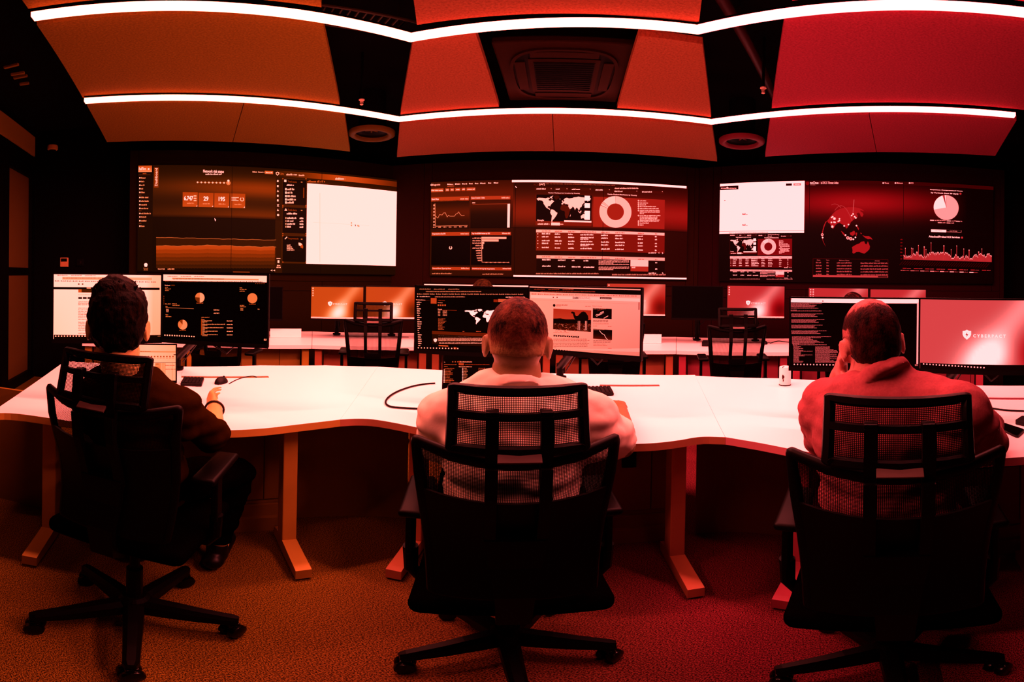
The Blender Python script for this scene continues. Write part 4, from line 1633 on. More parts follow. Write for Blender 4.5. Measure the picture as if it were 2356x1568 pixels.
def draw_m10(sc):
    sc.back(0.012)
    sc.rect(-15, 82, 945, 140, 0.05, 1)
    tabs(sc, -10, 938, 88, 21, 0.07, 0.72, 0.003)
    sc.rect(0, 152, 8, 160, 0.9, 3)
    sc.scrib(22, 152, 110, 160, 0.85)
    sc.scrib(152, 154, 410, 162, 0.75)
    sc.scrib(760, 156, 925, 165, 0.85)
    sc.text('Trending Malware', -15, 180, 70, 191, 0.85)
    sc.rect(-15, 188, 108, 191, 0.45, 3)
    for i in range(21):
        sc.scrib(-4 + i * 0.7, 200 + i * 18.6, 14 + sc.rnd.random() * 26, 209 + i * 18.6, 0.85)
    sc.rect(117, 168, 166, 217, 0.55, 3)
    sc.scrib(178, 187, 238, 193, 0.5)
    sc.text('botnet', 178, 203, 218, 213, 0.75)
    for i in range(4):
        sc.rect(177 + i * 19, 224, 189 + i * 19, 237, 0.6, 3)
    sc.text('Details', 178, 260, 213, 272, 0.85)
    sc.rect(178, 271, 340, 274, 0.5, 3)
    for i in range(4):
        sc.scrib(179, 277 + i * 13, 198, 284 + i * 13, 0.75)
        sc.scrib(220, 277 + i * 13, 256, 284 + i * 13, 0.75)
    sc.para(180, 344, 255, 10, 10, 6, 0.62, ragged=0.6)
    world_map(sc, 405, 262, 765, 395, 1.0, 3)
    sc.scrib(390, 452, 405, 458, 0.6)
    sc.scrib(506, 452, 548, 458, 0.6)
    sc.rect(128, 474, 945, 595, 0.13, 2)
    sc.rect(128, 477, 945, 480, 0.3, 3)
    shield(sc, 156, 532, 17, 0.95, 4)
    sc.text('Did you know that we have an X-Force Threat Intelligence API?', 182, 490, 450, 502, 0.97)
    sc.para(182, 510, 800, 3, 10.5, 6.5, 0.8)
    sc.scrib(190, 551, 780, 558, 0.85)
    sc.rect(184, 571, 266, 586, 0.6, 3)
    sc.rect(695, 177, 930, 207, 0.62, 3)
    sc.rect(656, 181, 690, 203, 0.4, 3)
    for i in range(14):
        sc.rect(6 + i * 26, 590 + i * 0.5, 15 + i * 26, 600 + i * 0.5, 0.85, 4)
    sc.rect(313, 589, 337, 608, 0.5, 3)


def draw_m11(sc):
    sc.grad(None, lambda s, t: 0.80 - 0.07 * t * s, 10, 8, 0)
    sc.rect(962, 78, 1925, 143, 0.015, 1)
    tabs(sc, 975, 1915, 88, 21, 0.03, 0.55, 0.02)
    sc.rect(975, 142, 1912, 200, 0.86, 1)
    sc.text('DARK', 1336, 157, 1391, 178, 0.06, bold=0.05)
    sc.text('READING', 1393, 158, 1485, 180, 0.18, bold=-0.01)
    sc.rect(1570, 161, 1670, 181, 0.06, 3)
    sc.text('NEWSLETTER SIGN-UP', 1577, 167, 1663, 175, 0.85, 4)
    sc.rect(1165, 158, 1175, 168, 0.4, 3)
    sc.rect(1197, 158, 1207, 168, 0.4, 3)
    sc.rect(970, 185, 1905, 220, 0.05, 3)
    for x, s_ in ((1235, 'Cybersecurity Topics'), (1330, 'World'), (1378, 'The Edge'), (1425, 'DR Technology'), (1492, 'Events'), (1546, 'Resources')):
        sc.text(s_, x, 195 + (x - 1235) * 0.02, x + 5.0 * len(s_), 204 + (x - 1235) * 0.02, 0.75, 4)
    sc.wedge(1177, 232, 0, 11, 0, 360, 0.06, 3)
    sc.scrib(1194, 225, 1295, 233, 0.45)
    sc.scrib(1194, 237, 1235, 242, 0.6)
    sc.scrib(1444, 236, 1492, 243, 0.5)
    sc.text("Editor's Choice", 1507, 232, 1588, 244, 0.35)
    # picture of a dromedary in the desert
    sc.grad((1170, 259, 1493, 460), lambda s, t: (0.50 + 0.10 * t) if t < 0.5 else (0.10 + 0.10 * t), 6, 20, 3)
    sc.poly([(1170, 346), (1230, 342), (1280, 352), (1340, 350), (1420, 360), (1493, 356), (1493, 385), (1170, 385)], 0.03, 4)
    for i in range(170):
        x = sc.rnd.uniform(1175, 1488)
        y = sc.rnd.uniform(388, 455)
        w = sc.rnd.uniform(3, 12)
        sc.rect(x, y, min(x + w, 1492), y + sc.rnd.uniform(2, 4), sc.rnd.choice((.1, .45, .6, .7)), 4)
    sc.poly([(1322, 294), (1330, 284), (1344, 288), (1354, 292), (1358, 312), (1366, 324), (1380, 322), (1396, 304), (1412, 290), (1430, 284), (1448, 292), (1458, 306), (1468, 320), (1472, 345), (1466, 364), (1400, 368), (1366, 360), (1350, 344), (1342, 320), (1338, 302), (1326, 300)], 0.03, 5)
    for x in (1382, 1396, 1444, 1456):
        sc.poly([(x, 355), (x + 12, 355), (x + 7, 400), (x + 9, 448), (x + 1, 448), (x + 2, 400)], 0.04, 5)
        sc.rect(x, 365, x + 3, 445, 0.8, 6)
    sc.scrib(1170, 464, 1305, 470, 0.6)
    for i in range(6):
        sc.rect(1171 + i * 37.5, 485 + i * 1.4, 1203 + i * 37.5, 501 + i * 1.8, 0.05, 3)
        sc.rect(1182 + i * 37.5, 491 + i * 1.4, 1192 + i * 37.5, 497 + i * 1.4, 0.8, 4)
    sc.para(1170, 518, 1488, 6, 12.3, 6, 0.36, ragged=0.1)
    sc.scrib(1170, 592, 1195, 597, 0.36)
    # two small pictures of the side column
    sc.rect(1509, 255, 1671, 350, 0.03, 3)
    sc.line([(1540, 328), (1578, 308), (1612, 286)], 9, 0.03, 4)
    q = [(1546, 320), (1608, 284)]
    g, fs = text_geo('ChatGPT', 0.02)
    sc.add([sc.pt(lerp(1540, 1610, gx) - gy * 8, lerp(330, 296, gx) - gy * 17) for gx, gy in g], fs, 0.85, 5)
    sc.line([(1604, 342), (1640, 322)], 5, 0.8, 4)
    sc.line([(1548, 280), (1600, 262)], 3, 0.4, 4)
    sc.scrib(1513, 259, 1620, 264, 0.7, 5)
    sc.para(1512, 356, 1670, 2, 12, 7, 0.2, ragged=0.3)
    sc.scrib(1512, 388, 1645, 393, 0.5)
    sc.scrib(1512, 406, 1545, 411, 0.5)
    sc.scrib(1638, 409, 1671, 415, 0.5)
    sc.grad((1512, 433, 1674, 529), lambda s, t: 0.03 + 0.25 * t * t, 4, 6, 3)
    sc.line([(1566, 448), (1588, 474), (1608, 484), (1622, 512), (1636, 526)], 3.5, 0.88, 4)
    sc.scrib(1516, 437, 1610, 442, 0.7, 5)
    sc.para(1514, 532, 1672, 2, 12, 7, 0.2, ragged=0.3)
    sc.para(1514, 560, 1672, 2, 11, 6, 0.45, ragged=0.5)
    sc.scrib(1638, 598, 1672, 604, 0.5)
    sc.rect(1515, 619, 1675, 630, 0.05, 3)
    sc.rect(1902, 205, 1909, 270, 0.4, 3)
    sc.rect(962, 600, 1925, 668, 0.02, 2)
    sc.poly([(1140, 600), (1912, 632), (1912, 600)], 0.80, 3)
    for i in range(8):
        sc.rect(1158 + i * 23, 605 + i * 1.0, 1167 + i * 23, 614 + i * 1.0, 0.8, 4)
    sc.scrib(1884, 648, 1908, 653, 0.7)


def draw_m20(sc):
    sc.back(0.012)
    sc.grad((65, 162, 1117, 205), lambda s, t: 0.97, 4, 1, 2)
    sc.wedge(72, 169, 0, 5, 0, 360, 0.5, 3)
    sc.wedge(332, 186, 0, 5, 0, 360, 0.4, 3)
    sc.rect(1104, 200, 1116, 700, 0.85, 3)
    L = [(201, 255), (209, 150), (216, 210), (223, 200), (230, 190), (241, 225), (256, 50), (263, 250)]
    for y, l in L:
        sc.scrib(70, y, 70 + l, y + 6, 0.66)
    for b, l in ((287, 262), (334, 272), (380, 255), (426, 290)):
        for j, f in enumerate((1.0, 0.75, 0.72, 0.82)):
            sc.scrib(74 + j * 0.5, b + j * 7.4, 74 + l * f, b + j * 7.4 + 5.6, 0.66)
    for j in range(8):
        sc.scrib(80, 474 + j * 7.6, 80 + (320, 235, 150, 170, 205, 220, 260, 185)[j], 480 + j * 7.6, 0.66)
    for j in range(3):
        sc.scrib(84 + j * 2, 532 + j * 8, 84 + (55, 280, 40)[j], 538 + j * 8, 0.66)
    for j in range(18):
        sc.scrib(92, 556 + j * 7.5, 92 + sc.rnd.choice((80, 60, 155, 90, 45, 75)), 561.5 + j * 7.5, 0.66)
        sc.scrib(270, 558 + j * 7.5, 270 + sc.rnd.choice((150, 175, 120, 185)), 563.5 + j * 7.5, 0.66)
    for i in range(15):
        sc.rect(94 + i * 26.5, 699 + i * 0.3, 103 + i * 26.5, 709 + i * 0.3, 0.88, 4)
    sc.scrib(1086, 702, 1110, 707, 0.75)
    sc.scrib(1086, 711, 1110, 716, 0.75)


def draw_m21(sc):
    wallpaper(sc, 0.63, 1.02)
    shield(sc, 1513, 461, 41, 1.0, 3, 0.5)
    sc.text('C Y B E R P A C T', 1564, 457, 1832, 487, 1.0, 3, bold=0.03)
    sc.rect(1130, 690, 2200, 790, 0.03, 2)
    sc.grad((1130, 640, 2200, 722), lambda s, t: 0.0, 2, 2, 0) if False else None
    for i in range(20):
        sc.rect(1154 + i * 26, 696 + i * 1.6, 1164 + i * 26, 706 + i * 1.6, 0.88, 4)


FM = 'monitors of the front row'
REF = [
    ('monitor', 'left monitor of the left station, white web page behind the dark-haired head', (124, 629.3, 778), (370.7, 634.3, 781), draw_m00, B1, (330, 845)),
    ('monitor', 'right monitor of the left station, black dashboard with round charts', (376, 631.7, 779.5), (615.5, 631.7, 790), draw_m01, B1, (408, 850)),
    ('monitor', 'left monitor of the middle station, black page with a small white world map', (957.5, 661, 805), (1215, 661, 812), draw_m10, A2, (1165, 868)),
    ('monitor', 'right monitor of the middle station, pale page with a camel picture', (1218.5, 662, 803), (1474, 661, 818.5), draw_m11, A2, (1288, 872)),
    ('monitor', 'left monitor of the right station, black screen with lines of code', (1820, 685.5, 842.6), (2113.5, 688.3, 843.5), draw_m20, A3, (2112, 892)),
]
for i, (nm, lab, l, r, dr, cv, arm) in enumerate(REF):
    c, yaw, w_, h_ = from_edges(l, r)
    monitor(nm, lab, FM, c, yaw, w_, h_, dr, cv, arm=arm, seed=30 + i)
c, yaw, w_, h_ = from_edges((2118, 686.3, 845), (2356, 692.8, 854.7))
e = V((cos(yaw), -sin(yaw), 0))
c = c + e * (0.535 - w_) / 2
monitor('monitor', 'right monitor of the right station, pink desktop picture with a large white shield', FM, c, yaw, 0.535, h_, draw_m21, A3, arm=(2186, 899), seed=40)

# ------------------------------------------------------------------ monitors of the rear row
RM = 'monitors of the rear row'


def draw_wall(conv_shift, icons=1, logo=True):
    def f(sc):
        wallpaper(sc, 0.56, 0.90)
        x0, z1 = -sc.w / 2, sc.h / 2
        k = sc.w

        def loc(s, t):
            return (x0 + s * k, z1 - t * sc.h)
        for j in range(4 * icons):
            a, b = loc(0.02 + 0.045 * (j // 4), 0.03 + 0.075 * (j % 4))
            sc.add([(a, b), (a + .012, b), (a + .012, b - .012), (a, b - .012)], [(0, 1, 2, 3)], 0.86, 3)
        if logo:
            P = [(-.85, -.72), (-.4, -.78), (0, -1.0), (.4, -.78), (.85, -.72), (.85, 0.0), (.6, .5), (0, 1.0), (-.6, .5), (-.85, 0.0)]
            cx, cz = loc(0.365, 0.53)
            r = 0.024
            from mathutils.geometry import tessellate_polygon
            tr = tessellate_polygon([[V((a, b, 0)) for a, b in P]])
            sc.add([(cx + a * r, cz - b * r) for a, b in P], [tuple(t) for t in tr], 1.0, 3)
            sc.add([(cx - .004, cz + .008), (cx + .005, cz + .002), (cx - .001, cz - .009)], [(0, 1, 2)], 0.5, 4)
            g, fs = text_geo('C Y B E R P A C T', 0.03)
            a, b = loc(0.42, 0.565)
            sc.add([(a + gx * 0.135, b + gy * 0.016) for gx, gy in g], fs, 0.97, 3)
    return f


def draw_off(sc):
    sc.back(0.0)


def draw_white(sc):
    sc.back(0.93)
    sc.add([(-sc.w / 2, sc.h / 2 - .03), (sc.w / 2, sc.h / 2 - .03), (sc.w / 2, -sc.h / 2), (-sc.w / 2, -sc.h / 2)], [(0, 1, 2, 3)], 0.30, 1)


REAR_D = 4.12


def rear_mon(x0, x1, ytop, label, dr, chin=0.014, seed=1, h=0.300, arm=True):
    xc = (x0 + x1) / 2
    p = at(xc, ytop, REAR_D)
    w_ = 2 * REAR_D * tan((x1 - x0) / 2 / PPR)
    c = V((p.x, p.y, p.z - h / 2))
    monitor('monitor', label, RM, c, (xc - PX0) / PPR, w_, h, dr, (0, 0, 1), chin=chin, seed=seed, arm=(0.0, 0.32))


rear_mon(525, 649.5, 660, 'black switched-off rear monitor, half hidden behind the left front monitors', draw_off, 0, 51)
rear_mon(716.5, 836, 660, 'orange rear monitor with a white shield, left of the empty chair headrest', draw_wall(0), 0.014, 52)
rear_mon(842.5, 962, 660, 'orange rear monitor with a white shield, behind the empty chair headrest', draw_wall(0, 0), 0.014, 53)
rear_mon(976, 1100, 654, 'rear monitor with a white page, left of the hair top in the middle', draw_white, 0, 54)
rear_mon(1107, 1235, 656, 'rear monitor with a white page, right of the hair top in the middle', draw_white, 0, 55)
rear_mon(1397, 1531, 653, 'red rear monitor with a shield, partly behind the camel page', draw_wall(0), 0.014, 57)
rear_mon(1547, 1663, 659, 'black switched-off rear monitor left of the right video wall', draw_off, 0, 58)
rear_mon(1674, 1805, 658, 'red rear monitor with a white shield above the empty chair on the right', draw_wall(0), 0.014, 59)
rear_mon(1861, 1997, 663, 'red rear monitor with two columns of icons, behind the hair top on the right', draw_wall(0, 2), 0.014, 60)
rear_mon(2003, 2130, 666, 'red rear monitor above the right front monitors, farthest right of its row', draw_wall(0, 0), 0.014, 61)


# ------------------------------------------------------------------ office chairs
M_NET = net_mat('chair_netting', (0.0010, 0.0006, 0.0005), 0.0037, 0.38)
M_SEAT = mat('black_seat_cloth', (0.0006, 0.0004, 0.0003), 0.95, 0.0)
M_CHAIR = mat('black_chair_plastic', (0.0008, 0.0005, 0.0004), 0.42, 0.05)
M_TRAY = mat('grey_bracket_plate', (0.05, 0.03, 0.025), 0.5, 0.2)
M_WHEEL = mat('caster_rubber', (0.0006, 0.0004, 0.0004), 0.2, 0.15)


def back_pt(s, t):
    """surface of the backrest: s across (-1..1), t up (0..1)"""
    hw = 0.190 + 0.042 * t
    y = -0.195 - 0.055 * t + 0.035 * sin(pi * min(1, t * 1.3)) - 0.02 + 0.062 * s * s * (0.35 + 0.65 * t)
    z = 0.490 + 0.472 * t + 0.030 * s * s * t * t
    return V((hw * s, y, z))


def head_pt(s, t):
    x = 0.150 * s
    y = -0.262 + 0.030 * s * s + 0.020 * (t - 0.5) - 0.02 * (1 - t)
    return V((x, y, 0.972 + 0.150 * t))


def rounded_path(n=48, r=0.16):
    """rounded square in (s, t), both -1..1"""
    out = []
    c = 1 - r
    for cx, cy, a0 in ((c, c, 0), (-c, c, 90), (-c, -c, 180), (c, -c, 270)):
        for i in range(7):
            a = radians(a0 + 90 * i / 6)
            out.append((cx + r * cos(a), cy + r * sin(a)))
    # more points on the straight runs
    full = []
    for i, p in enumerate(out):
        q = out[(i + 1) % len(out)]
        m = 6 if (i % 7) == 6 else 1
        for j in range(m):
            full.append((lerp(p[0], q[0], j / m), lerp(p[1], q[1], j / m)))
    return full


def frame_ring(bm, fn, w, th, inset=0.0, r=0.16):
    """flat band that runs round the edge of a curved surface"""
    rings = []
    for (s, t) in rounded_path(r=r):
        s_, t_ = s * (1 - inset), 0.5 + 0.5 * t * (1 - inset)
        p = fn(s_, t_)
        ds = (fn(s_ + .01, t_) - fn(s_ - .01, t_)).normalized()
        dt = (fn(s_, t_ + .01) - fn(s_, t_ - .01)).normalized()
        nn = ds.cross(dt).normalized()
        c = fn(0, 0.5)
        inw = (c - p)
        inw = (inw - nn * inw.dot(nn))
        # move inwards along the surface, square to the edge
        k = max(abs(s), abs(t))
        d = (-ds * s * (abs(s) ** 6) - dt * t * (abs(t) ** 6))
        d = d.normalized() if d.length > 1e-6 else inw.normalized()
        o, i_ = p, p + d * w
        e = d * w * 0.22
        rings.append([o + nn * th * .2, o + e + nn * th * .5, i_ - e + nn * th * .5, i_ + nn * th * .2, i_ - nn * th * .2, i_ - e - nn * th * .5, o + e - nn * th * .5, o - nn * th * .2])
    add_rings(bm, rings, False, 0, True)


def net_obj(name, fn, parent, inset=0.05, ns=20, nt=16, off=0.0, t0=0.0, t1=1.0):
    me = bpy.data.meshes.new(name)
    vs, fs, uvs = [], [], []
    for j in range(nt + 1):
        for i in range(ns + 1):
            s = lerp(-1 + inset, 1 - inset, i / ns)
            t = lerp(t0 + inset * .5, t1 - inset * .5, j / nt)
            p = fn(s, t)
            vs.append(p + V((0, off, 0)))
            uvs.append((p.x + 1.0, p.z))
    for j in range(nt):
        for i in range(ns):
            a = j * (ns + 1) + i
            fs.append((a, a + 1, a + ns + 2, a + ns + 1))
    me.from_pydata(vs, [], fs)
    ul = me.uv_layers.new(name='UVMap')
    for l in me.loops:
        ul.data[l.index].uv = uvs[l.vertex_index]
    me.materials.append(M_NET)
    for p in me.polygons:
        p.use_smooth = True
    o = bpy.data.objects.new(name, me)
    COL.objects.link(o)
    o.parent = parent
    return o


def rbox_tube(bm, pts, w, th, up=(0, 1, 0)):
    """flat bar along a path: w across x, th along 'up'"""
    rings = []
    for p in pts:
        p = V(p)
        rings.append([p + V((-w / 2, -th / 2, 0)), p + V((w / 2, -th / 2, 0)), p + V((w / 2, th / 2, 0)), p + V((-w / 2, th / 2, 0))])
    add_rings(bm, rings)


def make_chair(label, group, base_rot):
    t = thing('office_chair', label, 'chair', (0, 0, 0), 0, group)
    # star base with five casters
    bm = new_bm()
    add_lathe(bm, (0, 0, 0), [(0.0, 0.085), (0.045, 0.085), (0.05, 0.10), (0.045, 0.15), (0.034, 0.165), (0.0, 0.165)], 24)
    R = 0.272
    tips = []
    for i in range(5):
        a = base_rot + i * 2 * pi / 5
        d = V((sin(a), cos(a), 0))
        n = V((d.y, -d.x, 0))
        rings = []
        for f, w, z0, z1 in ((0.10, .030, .088, .150), (0.45, .026, .084, .138), (0.85, .021, .076, .116), (1.0, .020, .072, .106), (1.06, .013, .076, .100)):
            c = d * R * f
            rings.append([c - n * w + V((0, 0, z0)), c + n * w + V((0, 0, z0)), c + n * w * 0.95 + V((0, 0, (z0 + 2 * z1) / 3)), c + n * w * 0.5 + V((0, 0, z1)), c - n * w * 0.5 + V((0, 0, z1)), c - n * w * 0.95 + V((0, 0, (z0 + 2 * z1) / 3))])
        add_rings(bm, rings)
        tips.append((d * R, a))
    sb_ = obj('star_base', bm, M_CHAIR, t)
    for i, (p, a) in enumerate(tips):
        bm = new_bm()
        th = a + (0.6, -0.9, 1.3, 0.2, 2.2)[i]
        ax = V((cos(th), -sin(th), 0))
        for s in (-1, 1):
            c = p + ax * s * 0.017 + V((0, 0, 0.030))
            prof = [(0.0, -0.012), (0.022, -0.012), (0.028, -0.009), (0.0298, 0.0), (0.028, 0.009), (0.020, 0.0125), (0.0, 0.0125)]
            x, y, d = basis(ax)
            rings = [[c + d * h * s + (x * cos(2 * pi * j / 22) + y * sin(2 * pi * j / 22)) * r for j in range(22)] for r, h in prof if r > 0]
            add_rings(bm, rings)
        add_box(bm, p + V((0, 0, 0.052)), (0.030, 0.030, 0.030), rot=Matrix.Rotation(-th, 3, 'Z'), bevel=0.004)
        add_cyl(bm, p + V((0, 0, 0.055)), p + V((0, 0, 0.085)), 0.008, 10)
        obj('caster', bm, M_WHEEL, sb_, smooth=True, angle=35)
    bm = new_bm()
    add_cyl(bm, (0, 0, 0.10), (0, 0, 0.30), 0.026)
    add_cyl(bm, (0, 0, 0.28), (0, 0, 0.385), 0.016)
    obj('gas_lift', bm, M_CHAIR, t, smooth=True, angle=40)
    bm = new_bm()
    add_box(bm, (0, 0.0, 0.385), (0.16, 0.24, 0.05), bevel=0.012)
    add_tube(bm, [V((0.08, 0.05, 0.385)), V((0.21, 0.06, 0.38))], 0.006)
    add_box(bm, (0.22, 0.06, 0.38), (0.05, 0.025, 0.012), bevel=0.004)
    obj('tilt_mechanism', bm, M_CHAIR, t)
    # seat cushion with a rolled front edge
    bm = new_bm()
    add_box(bm, (0, 0.02, 0.438), (0.47, 0.46, 0.065), bevel=0.028, seg=4)
    for v in bm.verts:
        if v.co.y > 0.12:
            v.co.z -= 0.035 * ((v.co.y - 0.12) / 0.13) ** 2
        v.co.x *= 1.0 + 0.05 * sin((v.co.y + 0.2) * 5)
    obj('seat', bm, M_SEAT, t, smooth=True, angle=60)
    bm = new_bm()
    add_box(bm, (0, 0.02, 0.408), (0.42, 0.42, 0.022), bevel=0.008)
    obj('seat_pan', bm, M_CHAIR, t)
    # backrest
    bm = new_bm()
    frame_ring(bm, back_pt, 0.032, 0.020, r=0.08)
    bf_ = obj('back_frame', bm, M_CHAIR, t, smooth=True, angle=50)
    net_obj('back_netting', back_pt, bf_, 0.06, 24, 24)
    bm = new_bm()
    # spine: two uprights joined low down, on the rear side
    for s in (-1, 1):
        pts = []
        for tt in (0.97, 0.80, 0.62, 0.45):
            p = back_pt(0, tt)
            pts.append(p + V((s * 0.055, -0.028, 0)))
        rbox_tube(bm, pts, 0.024, 0.020)
    pts = [back_pt(0, 0.50) + V((0, -0.030, 0)), back_pt(0, 0.30) + V((0, -0.035, 0)), back_pt(0, 0.10) + V((0, -0.04, 0)), V((0, -0.23, 0.43)), V((0, -0.16, 0.385)), V((0, -0.08, 0.385))]
    rings = []
    for i, p in enumerate(pts):
        w = (0.135, 0.11, 0.085, 0.075, 0.075, 0.07)[i]
        dz = V((0, 0.0, 0.0)) if i < 4 else V((0, 0, 0.012))
        n = V((0, 0.012, 0)) if i < 3 else V((0, 0.010, 0.016))
        rings.append([p + V((-w / 2, 0, 0)) - n, p + V((w / 2, 0, 0)) - n, p + V((w / 2, 0, 0)) + n, p + V((-w / 2, 0, 0)) + n])
    add_rings(bm, rings)
    obj('spine', bm, M_CHAIR, t)
    bm = new_bm()
    rings = []
    for i in range(9):
        s = lerp(-0.90, 0.90, i / 8)
        p0, p1 = back_pt(s, 0.03), back_pt(s, 0.74)
        col_ = [back_pt(s, 0.03 + 0.71 * j / 8) for j in range(9)]
        rings.append([q + V((0, -0.006, 0)) for q in col_] + [q + V((0, -0.014, 0)) for q in reversed(col_)])
    add_rings(bm, rings)
    obj('lumbar_support', bm, M_CHAIR, t, smooth=True, angle=50)
    # headrest
    bm = new_bm()
    frame_ring(bm, head_pt, 0.024, 0.020, r=0.13)
    rings = []
    for i in range(9):       # the strap across the rear of the netting
        s = lerp(-0.93, 0.93, i / 8)
        p0, p1 = head_pt(s, 0.53), head_pt(s, 0.63)
        rings.append([p0 + V((0, -0.004, 0)), p0 + V((0, -0.012, 0)), p1 + V((0, -0.012, 0)), p1 + V((0, -0.004, 0))])
    add_rings(bm, rings)
    for s in (-1, 1):
        p = head_pt(s * 0.87, 0.09)
        add_cyl(bm, p + V((0, 0.0, 0)), p + V((0, -0.012, 0)), 0.007, 12)
    hf_ = obj('headrest_frame', bm, M_CHAIR, t, smooth=True, angle=40)
    net_obj('headrest_netting', head_pt, hf_, 0.08, 18, 10, 0.002)
    bm = new_bm()
    for s in (-1, 1):
        p = head_pt(0, 0.62)
        q = back_pt(0, 0.80)
        rbox_tube(bm, [V((s * 0.055, p.y - 0.020, p.z)), V((s * 0.055, p.y - 0.026, p.z - 0.06)), V((s * 0.055, q.y - 0.026, 0.955)), V((s * 0.055, q.y - 0.030, q.z))], 0.026, 0.016)
        add_box(bm, V((s * 0.055, p.y - 0.012, p.z + 0.004)), (0.028, 0.026, 0.012), bevel=0.003)
    hb_ = obj('headrest_bracket', bm, M_CHAIR, t)
    bm = new_bm()
    q = head_pt(0, 0.0)
    add_box(bm, V((0, q.y - 0.006, 0.978)), (0.088, 0.036, 0.006), rot=Matrix.Rotation(radians(38), 3, 'X'), bevel=0.001)
    obj('bracket_plate', bm, M_TRAY, hb_)
    # armrests
    for s in (-1, 1):
        bm = new_bm()
        add_tube(bm, [V((s * 0.13, 0.0, 0.40)), V((s * 0.24, 0.0, 0.395)), V((s * 0.262, 0.0, 0.43)), V((s * 0.265, 0.0, 0.52))], [0.018, 0.018, 0.02, 0.022], 12)
        add_box(bm, (s * 0.265, 0.0, 0.60), (0.022, 0.055, 0.20), bevel=0.006)
        ap_ = obj('arm_post', bm, M_CHAIR, t)
        bm = new_bm()
        add_box(bm, (s * 0.246, 0.035, 0.689), (0.080, 0.25, 0.026), bevel=0.012, seg=3)
        for v in bm.verts:
            if v.co.y > 0.05:
                v.co.x += s * 0.012 * ((v.co.y - 0.05) / 0.11) ** 2
        obj('arm_pad', bm, M_CHAIR, ap_, smooth=True, angle=50)
    return t


FRONT_CHAIRS = [(V((-1.085, 0.955, 0)), -0.38), (V((0.006, 1.155, 0)), -0.05), (V((0.855, 0.708, 0)), 0.83)]
chair1 = make_chair('black netted office chair of the person in the dark shirt, turned to the right', 'front row of netted office chairs', 0.55)
chair1.location = FRONT_CHAIRS[0][0]
chair1.rotation_euler = (0, 0, -FRONT_CHAIRS[0][1])
chair2 = copy_thing(chair1, FRONT_CHAIRS[1][0], -FRONT_CHAIRS[1][1], 'black netted office chair in the middle, behind the person in the white t-shirt')
chair3 = copy_thing(chair1, FRONT_CHAIRS[2][0], -FRONT_CHAIRS[2][1], 'black netted office chair on the right, behind the person in the sweater')
for ch in chair1.children:      # the left chair has slid and turned on its base
    if ch.name.split('.')[0] in ('star_base', 'gas_lift'):
        ch.location = (0.05, -0.13, 0)
        if ch.name.startswith('star'):
            ch.rotation_euler = (0, 0, 0.387)
            ch.scale = (1.1, 1.1, 1.0)
REAR_CHAIRS = [(516, 3.38, 0.35, 'empty black office chair of the rear row, below the dashboard with round charts'),
               (863, 3.40, 0.04, 'empty black office chair in front of the two orange shield monitors'),
               (1109, 3.27, 0.0, 'black office chair of the person whose hair top shows in the middle'),
               (1412, 3.40, -0.1, 'empty black office chair of the rear row, below the camel page'),
               (1690, 3.38, -0.12, 'empty black office chair at the right, left of the small white canister'),
               (1963, 3.27, 0.0, 'black office chair of the person whose hair top shows on the right')]
for px, d, turn, lab in REAR_CHAIRS:
    a = (px - PX0) / PPR
    ch = copy_thing(chair2, (d * sin(a), d * cos(a), 0), -(a + turn), lab, 'rear row of netted office chairs', scale=0.95)
    for p_ in ch.children:          # the rear chairs are set higher
        nm = p_.name.split('.')[0]
        if nm == 'gas_lift':
            p_.scale = (1, 1, 1.26)
        elif nm == 'lumbar_support':
            p_.scale = (1, 1, 0.55)
            p_.location = (0, 0, 0.225 + 0.10)
        elif nm != 'star_base':
            p_.location = (0, 0, 0.10)


# ------------------------------------------------------------------ people
def voxel_mesh(name, bm, voxel, smooth_it=4, disp=None):
    """one continuous surface from overlapping body volumes"""
    bmesh.ops.recalc_face_normals(bm, faces=bm.faces)
    me = bpy.data.meshes.new(name + '_volumes')
    bm.to_mesh(me)
    bm.free()
    o = bpy.data.objects.new('volumes', me)
    COL.objects.link(o)
    md = o.modifiers.new('r', 'REMESH')
    md.mode = 'VOXEL'
    md.voxel_size = voxel
    dg = bpy.context.evaluated_depsgraph_get()
    dg.update()
    ev = o.evaluated_get(dg)
    out = bpy.data.meshes.new_from_object(ev)
    bpy.data.objects.remove(o)
    bpy.data.meshes.remove(me)
    b2 = bmesh.new()
    b2.from_mesh(out)
    for _ in range(smooth_it):
        bmesh.ops.smooth_vert(b2, verts=b2.verts, factor=0.5, use_axis_x=True, use_axis_y=True, use_axis_z=True)
    if disp:
        b2.normal_update()
        mv = [(v, v.normal * disp(v.co, v.normal)) for v in b2.verts]
        for v, d in mv:
            v.co += d
    bpy.data.meshes.remove(out)
    return b2


